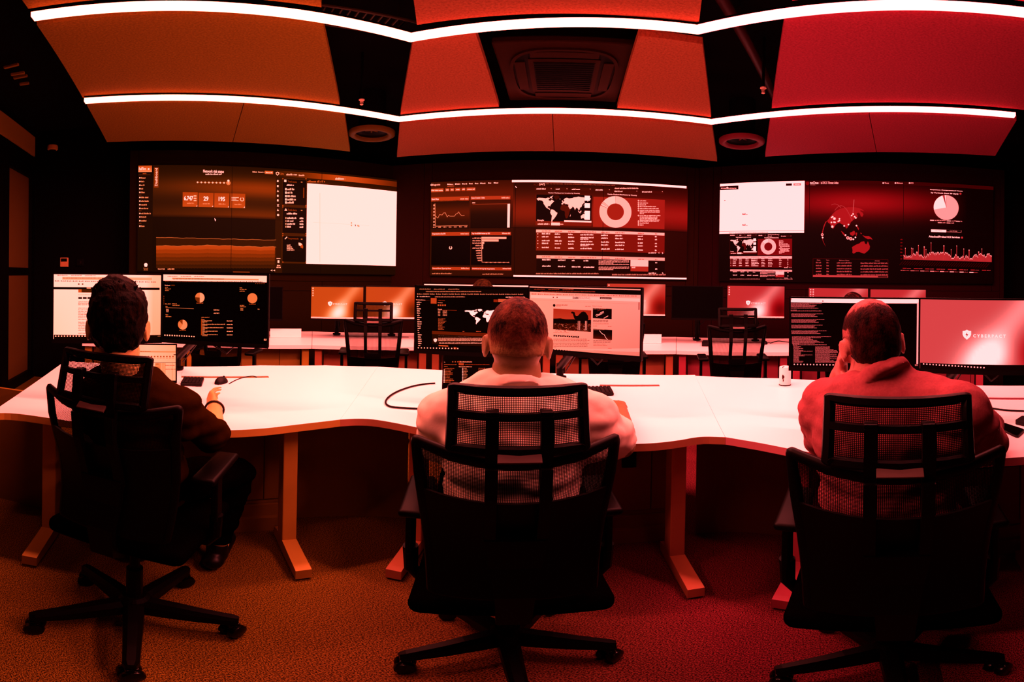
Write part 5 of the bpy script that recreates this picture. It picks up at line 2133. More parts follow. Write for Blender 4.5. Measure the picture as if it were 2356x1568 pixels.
def head_prims(bm, c, R, k, infl=0.0, face=True, skull_only=False):
    """c = point between the ears, R = rotation (x right, y towards the face, z up)"""
    def B(p, r):
        add_ball(bm, c + R @ (V(p) * k), tuple((q + infl) * k for q in r), R, 24)
    B((0, -0.006, 0.042), (0.077, 0.098, 0.092))
    B((0, -0.040, 0.005), (0.067, 0.058, 0.060))
    B((0, 0.035, 0.020), (0.070, 0.062, 0.070))
    if skull_only:
        return
    B((0, 0.045, -0.020), (0.058, 0.052, 0.075))
    B((0, 0.048, -0.075), (0.046, 0.048, 0.036))
    B((0, 0.086, -0.098), (0.020, 0.016, 0.016))
    for s in (-1, 1):
        B((s * 0.045, 0.020, -0.060), (0.020, 0.040, 0.036))
        B((s * 0.045, 0.066, -0.022), (0.022, 0.026, 0.018))
        B((s * 0.031, 0.090, 0.012), (0.013, 0.012, 0.010))       # eye under the brow
        B((s * 0.030, 0.090, 0.028), (0.022, 0.012, 0.007))
        # ear: a tilted dish with a rim
        E = R @ Matrix.Rotation(s * radians(-24), 3, 'Z') @ Matrix.Rotation(radians(-12), 3, 'X')
        e = c + R @ (V((s * 0.083, -0.008, 0.000)) * k)
        add_ball(bm, e, (0.008 * k, 0.016 * k, 0.027 * k), E, 16)
        n = 14
        for i in range(n):
            a = lerp(-1.2, 4.2, i / (n - 1))
            add_ball(bm, e + E @ V((s * 0.004 * k, (-0.003 - 0.015 * cos(a)) * k, (0.004 + 0.025 * sin(a)) * k)), 0.0058 * k, None, 8)
        add_ball(bm, e + E @ V((s * 0.001, 0.004 * k, -0.023 * k)), (0.006 * k, 0.008 * k, 0.009 * k), E, 10)
    B((0, 0.104, -0.012), (0.010, 0.012, 0.024))
    B((0, 0.113, -0.030), (0.014, 0.013, 0.010))
    B((0, 0.098, -0.058), (0.024, 0.010, 0.006))
    B((0, 0.096, -0.068), (0.022, 0.010, 0.006))


def hand_prims(bm, W, d, pn, thumb, curl=0.5, spread=1.0):
    """five fingers; d = forward, pn = the way the palm faces, thumb = towards the thumb side"""
    d = V(d).normalized()
    thumb = (V(thumb) - d * V(thumb).dot(d)).normalized()
    pn = (V(pn) - d * V(pn).dot(d) - thumb * V(pn).dot(thumb)).normalized()
    R = Matrix((thumb, d, pn)).transposed()
    add_ball(bm, W + d * 0.046, (0.040, 0.052, 0.0165), R, 16)
    add_ball(bm, W + d * 0.070, (0.041, 0.026, 0.014), R, 16)
    add_ball(bm, W + d * 0.030 + thumb * 0.026 + pn * 0.006, (0.018, 0.032, 0.016), R, 12)
    add_capsule(bm, W - d * 0.02, W + d * 0.03, 0.027, 0.030, flat=(pn, 0.7))
    L = [(0.030, (0.040, 0.025, 0.021), .0088), (0.010, (0.044, 0.029, 0.022), .0090), (-0.011, (0.041, 0.027, 0.021), .0086), (-0.030, (0.033, 0.020, 0.018), .0076)]
    for i, (ac, seg, r) in enumerate(L):
        p = W + d * (0.086 - (0.004 if i in (0, 2) else 0.012 if i == 3 else 0)) + thumb * ac
        ang = 0.10 + 0.05 * i
        side = thumb * (ac * 2.2 * spread)
        add_ball(bm, p - pn * 0.004, r * 1.22, None, 8)
        for j, s in enumerate(seg):
            ang += curl * (0.45, 0.75, 0.5)[j]
            q = p + (d * cos(ang) + pn * sin(ang) + side * (1.0 if j == 0 else 0.3)).normalized() * s
            add_capsule(bm, p, q, r * (1 - .08 * j), r * (1 - .08 * (j + 1)), n=10)
            p = q
    p = W + d * 0.030 + thumb * 0.036 + pn * 0.006
    for j, s in enumerate((0.036, 0.030, 0.024)):
        v = (d * (0.62 + .12 * j) + thumb * (0.75 - 0.22 * j) + pn * (0.22 + 0.12 * j)).normalized()
        q = p + v * s
        add_capsule(bm, p, q, 0.0112 - .001 * j, 0.0104 - .001 * j, n=10)
        p = q


def torso_prims(bm, J, infl, low=True):
    P, N, r, f, g = J['P'], J['N'], J['r'], J['f'], J['girth']
    up = (N - P).normalized()
    fw = (f - up * f.dot(up)).normalized()
    rt = fw.cross(up).normalized()
    R = Matrix((rt, fw, up)).transposed()
    H = (N - P).length
    prof = [(-0.04, .165, .125, .10, .0), (0.14, .165, .128, .10, .012), (0.32, .155, .125, .10, .018), (0.50, .160, .122, .10, .010), (0.68, .170, .118, .10, .0), (0.82, .160, .100, .085, -.008)]
    for (t, a, b, h, o) in prof[0 if low else 1:]:
        add_ball(bm, P + up * H * t + fw * o, (a * g + infl, b * g + infl, h + infl), R, 24)
    for s, Sx in ((1, J['SR']), (-1, J['SL'])):
        q = P + up * H * 0.84 + rt * s * 0.06
        add_capsule(bm, q, Sx, 0.085 * g + infl, 0.066 * g + infl)
        add_capsule(bm, q - up * 0.10, Sx - up * 0.06, 0.085 * g + infl, 0.055 * g + infl)
        add_capsule(bm, N + rt * s * 0.03 - up * 0.050, Sx + up * 0.004 - rt * s * 0.02, 0.056 * g + infl, 0.055 * g + infl)
        add_ball(bm, Sx, 0.068 * g + infl, None, 16)


def person(name, label, J, skin, hair, top, sleeve, trousers, hairfn, top_mats, collar=0.0, neck_r=0.060, voxel=0.0062):
    org = J['root']
    T = Matrix.Translation(-org)
    g = J['girth']
    # ---- body
    bm = new_bm()
    head_prims(bm, J['H'], J['HR'], J['hk'])
    nb = J['H'] + J['HR'] @ V((0, -0.022, -0.055)) * J['hk']
    add_capsule(bm, J['N'] - V((0, 0, 0.03)), nb, neck_r * 1.06, neck_r * 0.98, n=20)
    add_capsule(bm, lerp(J['N'], nb, 0.4) + J['HR'] @ V((0, 0.02, 0)), J['H'] + J['HR'] @ V((0, 0.012, -0.06)), neck_r * .9, neck_r * 0.85, n=18)
    torso_prims(bm, J, -0.014)
    for s in 'LR':
        add_capsule(bm, J['S' + s], J['E' + s], 0.054 * g, 0.043 * g)
        m = lerp(J['E' + s], J['W' + s], 0.3)
        add_capsule(bm, J['E' + s], m, 0.043 * g, 0.045 * g)
        add_capsule(bm, m, J['W' + s], 0.045 * g, 0.029)
        hd, pn, th, cu = J['hand' + s]
        hand_prims(bm, J['W' + s], hd, pn, th, cu)
        add_capsule(bm, J['HP' + s], J['K' + s], 0.085 * g, 0.060)
        add_capsule(bm, J['K' + s], lerp(J['K' + s], J['A' + s], 0.35), 0.058, 0.056)
        add_capsule(bm, lerp(J['K' + s], J['A' + s], 0.35), J['A' + s], 0.056, 0.038)
        add_capsule(bm, J['A' + s] + V((0, 0, -0.03)), J['A' + s] + J['toe'] * 0.15 + V((0, 0, -0.055)), 0.036, 0.026)
    bm.transform(T)
    b = voxel_mesh('body', bm, voxel, 3)
    body = obj(name, b, skin, smooth=True)
    body.location = org
    tag(body, label, 'person')
    # ---- hair
    bm = new_bm()
    head_prims(bm, J['H'], J['HR'], J['hk'], infl=hair['thick'], skull_only=True)
    for p, r in hair.get('extra', []):
        add_ball(bm, J['H'] + J['HR'] @ (V(p) * J['hk']), tuple(q * J['hk'] for q in r), J['HR'], 20)
    bm.transform(T)
    hb = voxel_mesh('hair', bm, 0.006, 3)
    hc = J['H'] - org
    RI = J['HR'].inverted()
    rnd = random.Random(5)
    for v in hb.verts:
        q = (RI @ (v.co - hc)) / J['hk']
        k = hairfn(q)
        if k > 0:
            n = noise.noise(V(q) * hair['freq']) * hair['rough']
            n += noise.noise(V(q) * hair['freq'] * 2.7) * hair['rough'] * 0.6
            v.co += (v.co - hc).normalized() * n
        else:
            v.co = hc + J['HR'] @ (q * 0.86 * J['hk'])
    if hair.get('tufts'):
        for i in range(hair['tufts']):
            a = rnd.uniform(0, 2 * pi)
            ph = rnd.uniform(0.15, 1.0) ** 0.8
            d = V((sin(a) * sqrt(1 - ph * ph), cos(a) * sqrt(1 - ph * ph), ph))
            if ph < 0.6:
                continue
            q = V((0, -0.006, 0.050)) + V((d.x * (0.074 + hair['thick']), d.y * (0.094 + hair['thick']), d.z * (0.088 + hair['thick'] * 1.3)))
            if hairfn(q) <= 0:
                continue
            tip = q + V((d.x * .6 + rnd.uniform(-.3, .3), d.y * .5 + rnd.uniform(-.2, .5), d.z * .8 + 0.2)).normalized() * rnd.uniform(0.006, 0.016)
            p0, p1 = hc + J['HR'] @ (q * J['hk']), hc + J['HR'] @ (tip * J['hk'])
            add_tube(hb, [p0 - (p1 - p0) * .5, lerp(p0, p1, .4), p1], [0.006, 0.004, 0.0006], 6)
    hv = [(RI @ (v.co - hc)) / J['hk'] for v in hb.verts]
    ho = obj('hair', hb, hair['mat'], body, smooth=True)
    at_ = ho.data.attributes.new('thin', 'FLOAT', 'POINT')
    for i_, q in enumerate(hv):
        at_.data[i_].value = hair['thin'](q) if 'thin' in hair else 0.0
    # ---- top
    def folds(p, n):
        q = V(p)
        return 0.004 * noise.noise(q * 10) + 0.011 * noise.noise(V((q.x * 8 + 3, q.y * 8, q.z * 24))) + 0.0035 * noise.noise(q * 32)
    bm = new_bm()
    torso_prims(bm, J, 0.011, True)
    for s in 'LR':
        E, W, Sx = J['E' + s], J['W' + s], J['S' + s]
        lim = sleeve
        loose = top.get('loose', 0.012)
        up_end = E if lim >= 1.0 else lerp(Sx, E, lim)
        re = lerp(0.054, 0.043, min(1, lim)) * g + loose
        add_capsule(bm, Sx, up_end, 0.058 * g + loose, re, n=18, cap1=lim >= 1.0)
        if lim > 1.0:
            fe = lerp(E, W, lim - 1.0)
            add_capsule(bm, E, fe, re, lerp(0.045 * g, 0.030, lim - 1.0) + loose * 0.8, n=18, cap1=False)
            if top.get('cuff'):
                dd = (W - E).normalized()
                add_capsule(bm, fe - dd * 0.05, fe + dd * 0.004, lerp(0.045 * g, 0.030, lim - 1) + loose + .006, None, n=18, cap0=False, cap1=False)
    add_ball(bm, J['N'] - V((0, 0, 0.030)), (neck_r + 0.032, neck_r + 0.026, 0.040), None, 18)
    if collar:
        u = (nb - J['N']).normalized()
        c0 = J['N'] - u * 0.01
        add_capsule(bm, c0 - u * 0.01, J['N'] + u * collar, neck_r + 0.026, neck_r + 0.014, n=20, cap0=False, cap1=False)
    bm.transform(T)
    tb = voxel_mesh('shirt', bm, 0.0085, 3, folds)
    obj(top['name'], tb, top_mats, body, smooth=True)
    # ---- trousers and shoes
    bm = new_bm()
    add_ball(bm, J['P'] - V((0, 0, 0.01)), (0.178 * g, 0.140 * g, 0.105), frame_rot(J['f']), 22)
    for s in 'LR':
        add_capsule(bm, J['HP' + s], J['K' + s], 0.096 * g, 0.073)
        add_capsule(bm, J['K' + s], J['A' + s] + V((0, 0, 0.03)), 0.072, 0.058, cap1=False)
    bm.transform(T)
    obj('trousers', voxel_mesh('trousers', bm, 0.011, 3, folds), trousers, body, smooth=True)
    for s in 'LR':
        bm = new_bm()
        A = J['A' + s]
        tz = V((0, 0, 1))
        add_capsule(bm, V((A.x, A.y, 0.045)) - J['toe'] * 0.05, V((A.x, A.y, 0.040)) + J['toe'] * 0.17, 0.045, 0.036, flat=(tz, 0.9))
        add_capsule(bm, V((A.x, A.y, 0.05)), V((A.x, A.y, 0.10)), 0.046, 0.046)
        bm.transform(T)
        sb = voxel_mesh('shoe', bm, 0.008, 2)
        for v in sb.verts:
            v.co.z = max(v.co.z, 0.002 - org.z)
        obj('shoe', sb, M_SHOE, body, smooth=True)
    return body


def frame_rot(f):
    f = V((f.x, f.y, 0)).normalized()
    return Matrix((V((f.y, -f.x, 0)), f, V((0, 0, 1)))).transposed()


def yawpitch(yaw, pitch=0.0, roll=0.0):
    """head turned to azimuth yaw, bowed by pitch, tilted by roll (positive: towards the right shoulder)"""
    return Matrix.Rotation(-yaw, 3, 'Z') @ Matrix.Rotation(-pitch, 3, 'X') @ Matrix.Rotation(roll, 3, 'Y')


def skin_mat(name, col, k):
    return mat(name, col, 0.5, 0.3, noise_amt=0.10, noise_scale=55, bump=0.15, bump_scale=260)


def hair_mat(name, dark, light, scale=70, stretch=(1, 1, 0.35), lo=0.42, hi=0.68, skin=None):
    m = bpy.data.materials.new(name)
    m.use_nodes = True
    nt = m.node_tree
    b = nt.nodes['Principled BSDF']
    b.inputs['Roughness'].default_value = 0.6
    b.inputs['Specular IOR Level'].default_value = 0.02
    tc = nt.nodes.new('ShaderNodeTexCoord')
    mp = nt.nodes.new('ShaderNodeMapping')
    mp.inputs['Scale'].default_value = stretch
    nt.links.new(tc.outputs['Object'], mp.inputs['Vector'])
    n = nt.nodes.new('ShaderNodeTexNoise')
    n.inputs['Scale'].default_value = scale
    n.inputs['Detail'].default_value = 6
    n.inputs['Roughness'].default_value = 0.75
    nt.links.new(mp.outputs[0], n.inputs['Vector'])
    r = nt.nodes.new('ShaderNodeValToRGB')
    r.color_ramp.elements[0].position = lo
    r.color_ramp.elements[1].position = hi
    r.color_ramp.elements[0].color = (*dark, 1)
    r.color_ramp.elements[1].color = (*light, 1)
    ta = nt.nodes.new('ShaderNodeAttribute')
    ta.attribute_name = 'thin'
    ad = nt.nodes.new('ShaderNodeMath')
    ad.operation = 'MULTIPLY_ADD'
    ad.inputs[1].default_value = 0.42
    nt.links.new(ta.outputs['Fac'], ad.inputs[0])
    nt.links.new(n.outputs['Fac'], ad.inputs[2])
    el = r.color_ramp.elements.new(1.0)
    el.position = min(1.0, hi + 0.22)
    el.color = (*(skin or light), 1)
    nt.links.new(ad.outputs[0], r.inputs['Fac'])
    nt.links.new(r.outputs['Color'], b.inputs['Base Color'])
    bp = nt.nodes.new('ShaderNodeBump')
    bp.inputs['Strength'].default_value = 0.7
    bp.inputs['Distance'].default_value = 0.003
    n2 = nt.nodes.new('ShaderNodeTexNoise')
    n2.inputs['Scale'].default_value = scale * 6
    n2.inputs['Detail'].default_value = 2
    nt.links.new(mp.outputs[0], n2.inputs['Vector'])
    nt.links.new(n2.outputs['Fac'], bp.inputs['Height'])
    nt.links.new(bp.outputs['Normal'], b.inputs['Normal'])
    return m


M_SHOE = mat('black_shoe_leather', (0.0015, 0.001, 0.001), 0.4, 0.15)
M_JEANS = mat('black_trouser_cloth', (0.0007, 0.0004, 0.0003), 0.95, 0.0)
SKIN = [skin_mat('warm_skin', (0.44, 0.34, 0.10), 0), skin_mat('ruddy_skin', (0.17, 0.115, 0.045), 1), skin_mat('flushed_skin', (0.32, 0.11, 0.10), 2)]
M_SHIRT = mat('dark_shirt_cloth', (0.010, 0.0045, 0.0005), 0.95, 0.0, bump=0.25, bump_scale=60)
M_TEE = mat('pale_tshirt_jersey', (0.66, 0.60, 0.48), 0.9, 0.1, bump=0.2, bump_scale=45)
M_SWEAT = mat('red_sweatshirt_fleece', (0.20, 0.05, 0.06), 0.95, 0.05, noise_amt=0.12, noise_scale=140, bump=0.25, bump_scale=70)


def chair_pt(i, x, y, z):
    c, yaw = FRONT_CHAIRS[i]
    return V((c.x + x * cos(yaw) + y * sin(yaw), c.y - x * sin(yaw) + y * cos(yaw), z))


def seat_joints(i, J, knee=0.44, spread=0.11, zk=0.565):
    c, yaw = FRONT_CHAIRS[i]
    f = V((sin(yaw), cos(yaw), 0))
    J.setdefault('f', f)
    J['r'] = V((cos(yaw), -sin(yaw), 0))
    J['root'] = V((c.x, c.y, 0))
    J.setdefault('P', chair_pt(i, 0, 0.0, 0.60))
    J.setdefault('toe', f)
    for s, k in (('L', -1), ('R', 1)):
        J.setdefault('HP' + s, chair_pt(i, k * 0.09, 0.03, 0.585))
        J.setdefault('K' + s, chair_pt(i, k * spread * 1.3, knee, zk))
        J.setdefault('A' + s, chair_pt(i, k * spread * 1.2, knee - 0.03, 0.10))
    return J


DOWN = V((0, 0, -1))

# the person in the dark shirt
H = at(271, 762, 1.34)
J = dict(H=H, HR=yawpitch(-0.86, 0.06, 0.0), hk=1.07, girth=0.95,
         N=at(285, 852, 1.35), SR=at(410, 938, 1.30), SL=at(222, 940, 1.45),
         ER=at(486, 1000, 1.42), WR=at(494, 935, 1.70), EL=at(265, 922, 1.66), WL=at(345, 898, 1.90))
J['handR'] = (at(468, 884, 1.90) - J['WR'], DOWN, V((-0.7, 0.5, 0)), 0.62)
J['handL'] = (at(380, 885, 2.0) - J['WL'], DOWN, V((0.8, 0.3, 0)), 0.5)
J['KR'] = at(547, 1086, 1.78)
J['HPR'] = chair_pt(0, 0.10, 0.04, 0.605)
J['AR'] = at(500, 1240, 1.73)
J['AR'].z = 0.10
seat_joints(0, J, knee=0.34)
P1 = person('person', 'person with full dark hair and a dark rolled-sleeve shirt, sitting at the left desk', J, SKIN[0],
            dict(thick=0.010, freq=34, rough=0.007, mat=hair_mat('dark_brown_hair', (0.0005, 0.0002, 0.00002), (0.012, 0.005, 0.0006), 40, (1, 1, 0.4), 0.5, 0.75), tufts=70,
                 extra=[((0.0, 0.015, 0.084), (0.087, 0.098, 0.062)), ((-0.006, 0.0, 0.108), (0.070, 0.085, 0.056)), ((0.0, -0.05, 0.065), (0.078, 0.056, 0.065))]),
            dict(name='shirt', loose=0.014, cuff=True), 1.12, M_JEANS,
            lambda q: 1 if (q.z > -0.075 - 0.25 * max(0, q.y + 0.02) and q.y < 0.085 and not (abs(q.x) > 0.066 and -0.036 < q.y < 0.03 and q.z < 0.035) and (q.z > 0.03 or q.y < 0.005)) else 0, M_SHIRT, collar=0.025)
bm = new_bm()
dW = (J['WR'] - J['ER']).normalized()
x_, y_, d_ = basis(dW)
pW = lerp(J['ER'], J['WR'], 0.88) - J['root']
add_tube(bm, [pW + (x_ * cos(a * pi / 12) + y_ * sin(a * pi / 12)) * 0.036 for a in range(24)], 0.0045, 8, loop=True)
obj('bracelet', bm, mat('beaded_bracelet', (0.01, 0.004, 0.001), 0.5, 0.2), P1, smooth=True)

# the person in the white t-shirt
H = at(1190, 800, 1.215)
J = dict(H=H, HR=yawpitch(0.03, 0.04, 0.02), hk=1.06, girth=1.16,
         N=at(1190, 884, 1.17), SR=at(1352, 965, 1.20), SL=at(1032, 965, 1.20),
         ER=at(1428, 1022, 1.40), WR=at(1428, 944, 1.73), EL=at(1010, 1030, 1.38), WL=at(1075, 945, 1.72))
J['handR'] = (at(1404, 903, 1.93) - J['WR'], DOWN, V((-1, 0.1, 0)), 0.6)
J['handL'] = (at(1105, 910, 1.9) - J['WL'], DOWN, V((1, 0.1, 0)), 0.5)
seat_joints(1, J, spread=0.13)
P2 = person('person', 'person with cropped hair and a white t-shirt, sitting at the middle desk', J, SKIN[1],
            dict(thick=0.0035, freq=60, rough=0.0012, mat=hair_mat('cropped_brown_hair', (0.004, 0.0012, 0.0006), (0.11, 0.036, 0.018), 26, (1, 1, 0.7), 0.40, 0.68, (0.22, 0.15, 0.065)),
                 thin=lambda q: max(0.0, min(1.0, (0.050 - q.z) / 0.05)) * 0.95 if q.y < 0.02 else 0.3),
            dict(name='t_shirt', loose=0.022), 0.82, M_JEANS,
            lambda q: 1 if (q.z > -0.012 - 0.2 * max(0, q.y + 0.02) and q.y < 0.088 and not (abs(q.x) > 0.066 and -0.034 < q.y < 0.03 and q.z < 0.034) and (q.z > 0.03 or q.y < 0.01)) else 0, M_TEE, collar=0.014, neck_r=0.069)

# the person in the sweatshirt
H = at(2008, 800, 1.20)
J = dict(H=H, HR=yawpitch(0.58, 0.12, -0.10), hk=1.0, girth=1.10,
         N=at(2030, 866, 1.16), SR=at(2198, 948, 1.10), SL=at(1908, 938, 1.20),
         ER=at(2262, 1018, 1.28), WR=at(2262, 964, 1.60), EL=at(1902, 1006, 1.40), WL=at(1932, 862, 1.30))
J['handR'] = (at(2248, 952, 1.76) - J['WR'], DOWN, V((-1, 0.1, 0)), 0.3)
J['handL'] = (at(1944, 792, 1.245) - J['WL'], H - at(1944, 800, 1.27), at(1930, 840, 1.1) - at(1930, 840, 1.3), 0.14)
seat_joints(2, J, spread=0.12)
P3 = person('person', 'person in a red sweatshirt at the right desk, cheek resting on the left hand', J, SKIN[2],
            dict(thick=0.0035, freq=60, rough=0.0012, mat=hair_mat('thinning_dark_hair', (0.0016, 0.0003, 0.0003), (0.030, 0.005, 0.005), 34, (1, 1, 0.6), 0.42, 0.66, (0.30, 0.10, 0.10)),
                 thin=lambda q: max(max(0.0, min(1.0, (q.z - 0.088) / 0.035)) * max(0.0, min(1.0, (q.y + 0.085) / 0.04)), 0.8 * max(0.0, min(1.0, (-0.02 - q.z) / 0.04)), 0.75 * max(0.0, min(1.0, (abs(q.x) - 0.062) / 0.015)) * (1 if q.z < 0.06 else 0))),
            dict(name='sweatshirt', loose=0.026, cuff=True), 1.75, M_JEANS,
            lambda q: 1 if (q.z > -0.056 - 0.2 * max(0, q.y + 0.02) and q.y < 0.075 and not (abs(q.x) > 0.064 and -0.036 < q.y < 0.03 and q.z < 0.034) and (q.z > 0.03 or q.y < 0.005)) else 0, M_SWEAT, collar=0.014, neck_r=0.067)
# spectacles
bm = new_bm()
HR, k_ = J['HR'], J['hk']
cc = J['H'] - J['root']
G_ = lambda x, y, z: cc + HR @ (V((x, y, z)) * k_)
for s in (-1, 1):
    add_tube(bm, [G_(s * 0.034 + 0.024 * cos(a), 0.108, 0.010 + 0.019 * sin(a)) for a in [i * pi / 9 for i in range(18)]], 0.0022, 8, loop=True)
    add_tube(bm, [G_(s * 0.058, 0.106, 0.014), G_(s * 0.078, 0.09, 0.016), G_(s * 0.081, 0.02, 0.018), G_(s * 0.080, -0.005, 0.010)], 0.0022, 8)
add_tube(bm, [G_(-0.010, 0.108, 0.012), G_(0, 0.114, 0.016), G_(0.010, 0.108, 0.012)], 0.002, 8)
obj('spectacles', bm, M_CHAIR, P3, smooth=True)


def rear_person(px, d, ztop, label, hairspec, hairfn, skin, topm):
    a = (px - PX0) / PPR
    f = V((sin(a), cos(a), 0))
    r = V((f.y, -f.x, 0))
    c = f * d
    hz = ztop - 0.150
    H = c + f * 0.09 + V((0, 0, hz))
    J = dict(H=H, HR=yawpitch(a, 0.08), hk=1.0, girth=0.95, f=f, r=r, root=c, toe=f,
             P=c + V((0, 0, 0.69)), N=c + f * 0.05 + V((0, 0, hz - 0.115)))
    for s, k in (('L', -1), ('R', 1)):
        J['S' + s] = c + f * 0.05 + r * k * 0.185 + V((0, 0, hz - 0.19))
        J['E' + s] = c + f * 0.26 + r * k * 0.235 + V((0, 0, 0.83))
        J['W' + s] = c + f * 0.52 + r * k * 0.16 + V((0, 0, 0.815))
        J['hand' + s] = (f - r * k * 0.2, DOWN, -r * k, 0.5)
        J['HP' + s] = c + r * k * 0.09 + V((0, 0, 0.665))
        J['K' + s] = c + f * 0.40 + r * k * 0.13 + V((0, 0, 0.625))
        J['A' + s] = c + f * 0.36 + r * k * 0.13 + V((0, 0, 0.10))
    return person('person', label, J, skin, hairspec, dict(name='jumper', loose=0.016), 1.8, M_JEANS, hairfn, topm, collar=0.02, voxel=0.009)


rear_person(1111, 3.27, 1.350, 'seated person of the rear row, short brown hair top showing above the white page', dict(thick=0.010, freq=30, rough=0.004, mat=hair_mat('short_brown_hair', (0.004, 0.002, 0.0003), (0.03, 0.014, 0.003), 60)),
            lambda q: 1 if (q.z > -0.06 and q.y < 0.085 and (q.z > 0.03 or q.y < 0.0)) else 0, SKIN[1], M_SHIRT)
rear_person(1963, 3.27, 1.283, 'seated person of the rear row, streaked dark hair top showing above the lines of code', dict(thick=0.016, freq=16, rough=0.003, mat=hair_mat('streaked_hair', (0.004, 0.0006, 0.0006), (0.10, 0.02, 0.02), 50, (1.0, 0.3, 0.3), 0.5, 0.75),
            extra=[((0, -0.06, -0.06), (0.08, 0.05, 0.09))]),
            lambda q: 1 if (q.y < 0.08 and (q.z > 0.03 or q.y < 0.0)) else 0, SKIN[2], M_SHIRT)


# ------------------------------------------------------------------ things on the desks
M_GREY = mat('dark_grey_plastic', (0.004, 0.003, 0.003), 0.5, 0.1)
M_KEY = mat('key_cap', (0.0022, 0.0016, 0.0016), 0.6, 0.1)
M_WHITE = mat('white_plastic', (0.80, 0.74, 0.72), 0.4, 0.3)
M_CABLE = mat('black_cable_rubber', (0.0014, 0.001, 0.001), 0.6, 0.08)


def laptop(px, d, yaw, w, lidh, label, draw, conv, seed):
    p = at(px, 880, d)
    t = thing('laptop', label, 'laptop', (p.x, p.y, ZD), -yaw)
    bm = new_bm()
    add_box(bm, (0, -0.115, 0.011), (w, 0.22, 0.018), bevel=0.004)
    b = obj('base', bm, M_GREY, t)
    bm = new_bm()
    for r in range(5):
        for c in range(13):
            add_box(bm, (-w * 0.43 + c * w * 0.86 / 12, -0.035 - r * 0.019, 0.0212), (w * 0.058, 0.015, 0.002))
    add_box(bm, (0, -0.175, 0.0205), (0.10, 0.06, 0.001))
    obj('keyboard', bm, M_KEY, b)
    Ml = Matrix.Translation((0, 0.0, 0.018)) @ Matrix.Rotation(radians(-8), 4, 'X')
    bm = new_bm()
    add_box(bm, (0, 0.005, lidh / 2), (w, 0.008, lidh), bevel=0.003)
    l = obj('lid', bm, M_BLACK, t, mw=Ml)
    Ms = Matrix.Translation((0, 0.0003, lidh / 2 + 0.003))
    Mw = Matrix.Translation((p.x, p.y, ZD)) @ Matrix.Rotation(-yaw, 4, 'Z') @ Ml @ Ms
    sc = Screen(Mw, w - 0.016, lidh - 0.022, conv, seed)
    draw(sc)
    sc.build('screen', l, Ms)
    return t


def draw_lap_left(sc):
    sc.grad(None, lambda s, t: 0.86 - 0.10 * abs(s - .5), 6, 6, 0)
    sc.rect(600, 700, 1075, 718, 0.74, 1)
    sc.scrib(760, 706, 840, 712, 0.4, 4)
    sc.rect(1020, 731, 1046, 738, 0.05, 4)
    for i in range(11):
        sc.rect(770 + i * 24, 744, 782 + i * 24, 754, 0.5, 3)
        sc.scrib(768 + i * 24, 758, 786 + i * 24, 763, 0.55, 3)
    sc.rect(770, 792, 1062, 798, 0.08, 3)
    sc.rect(600, 812, 802, 880, 0.2, 3)
    sc.grad((876, 800, 920, 958), lambda s, t: 0.72, 2, 2, 2)
    sc.grad((925, 800, 952, 958), lambda s, t: 0.76, 2, 2, 2)
    for y, x0, x1 in ((805, 880, 905), (815, 955, 1030), (845, 835, 870), (845, 955, 1040), (852, 835, 860)):
        sc.scrib(x0, y, x1, y + 6, 0.45, 4)
    sc.para(880, 830, 912, 12, 8, 5, 0.5)
    for x in (835, 955, 1010):
        sc.rect(x, 800, x + 1.5, 958, 0.7, 3)


def draw_lap_mid(sc):
    sc.back(0.01)
    for i in range(10):
        sc.rect(192, 695 + i * 18, 198, 702 + i * 18, 0.55, 3)
    sc.text('Home', 221, 714, 240, 722, 0.8)
    for i in range(8):
        sc.rect(300 + i * 22, 712, 310 + i * 22, 720, 0.6 if i != 3 else 0.8, 3)
    sc.rect(357, 709, 373, 724, 0.5, 3)
    sc.scrib(375, 713, 470, 720, 0.8, 4)
    sc.rect(356, 729, 400, 746, 0.55, 3)
    sc.para(226, 736, 350, 1, 10, 7, 0.6)
    sc.scrib(410, 736, 620, 743, 0.5, 4)
    sc.scrib(224, 752, 260, 759, 0.6, 4)
    sc.scrib(357, 754, 470, 762, 0.75, 4)
    for i in range(10):
        y = 768 + i * 13
        sc.rect(226, y, 236, y + 9, 0.85 if i else 0.4, 3)
        sc.scrib(240, y + 1, 240 + sc.rnd.uniform(40, 95), y + 8, 0.6, 4)
        sc.rect(386, y, 394, y + 7, 0.9, 3)
        sc.scrib(398, y + 1, 398 + sc.rnd.uniform(20, 36), y + 8, 0.7, 4)
        sc.scrib(526, y, 526 + sc.rnd.uniform(20, 60), y + 7, 0.6, 4)


laptop(338, 2.30, -0.82, 0.32, 0.215, 'open laptop with a pale spreadsheet at the left station', draw_lap_left, A1, 71)
laptop(1095, 2.16, -0.07, 0.34, 0.203, 'open laptop with a black file list at the middle station', draw_lap_mid, A2, 72)


def keyboard(c, yaw, w, label, cols):
    t = thing('keyboard', label, 'keyboard', (c.x, c.y, ZD), -yaw)
    bm = new_bm()
    add_box(bm, (0, 0, 0.009), (w, 0.145, 0.016), bevel=0.004)
    obj('base', bm, M_GREY, t)
    bm = new_bm()
    for r in range(6):
        for q in range(cols):
            add_box(bm, (-w / 2 + w * (q + .5) / cols, 0.056 - r * 0.0222, 0.0195), (w / cols * 0.82, 0.0175, 0.006), bevel=0.002, seg=1)
    obj('keys', bm, M_KEY, t)


keyboard(on_z(443, 881, ZD), -0.62, 0.115, 'small black keypad right of the left laptop', 6)
keyboard(on_z(1330, 903, ZD), 0.09, 0.36, 'black keyboard in front of the person in the white t-shirt, half hidden by the arm', 17)


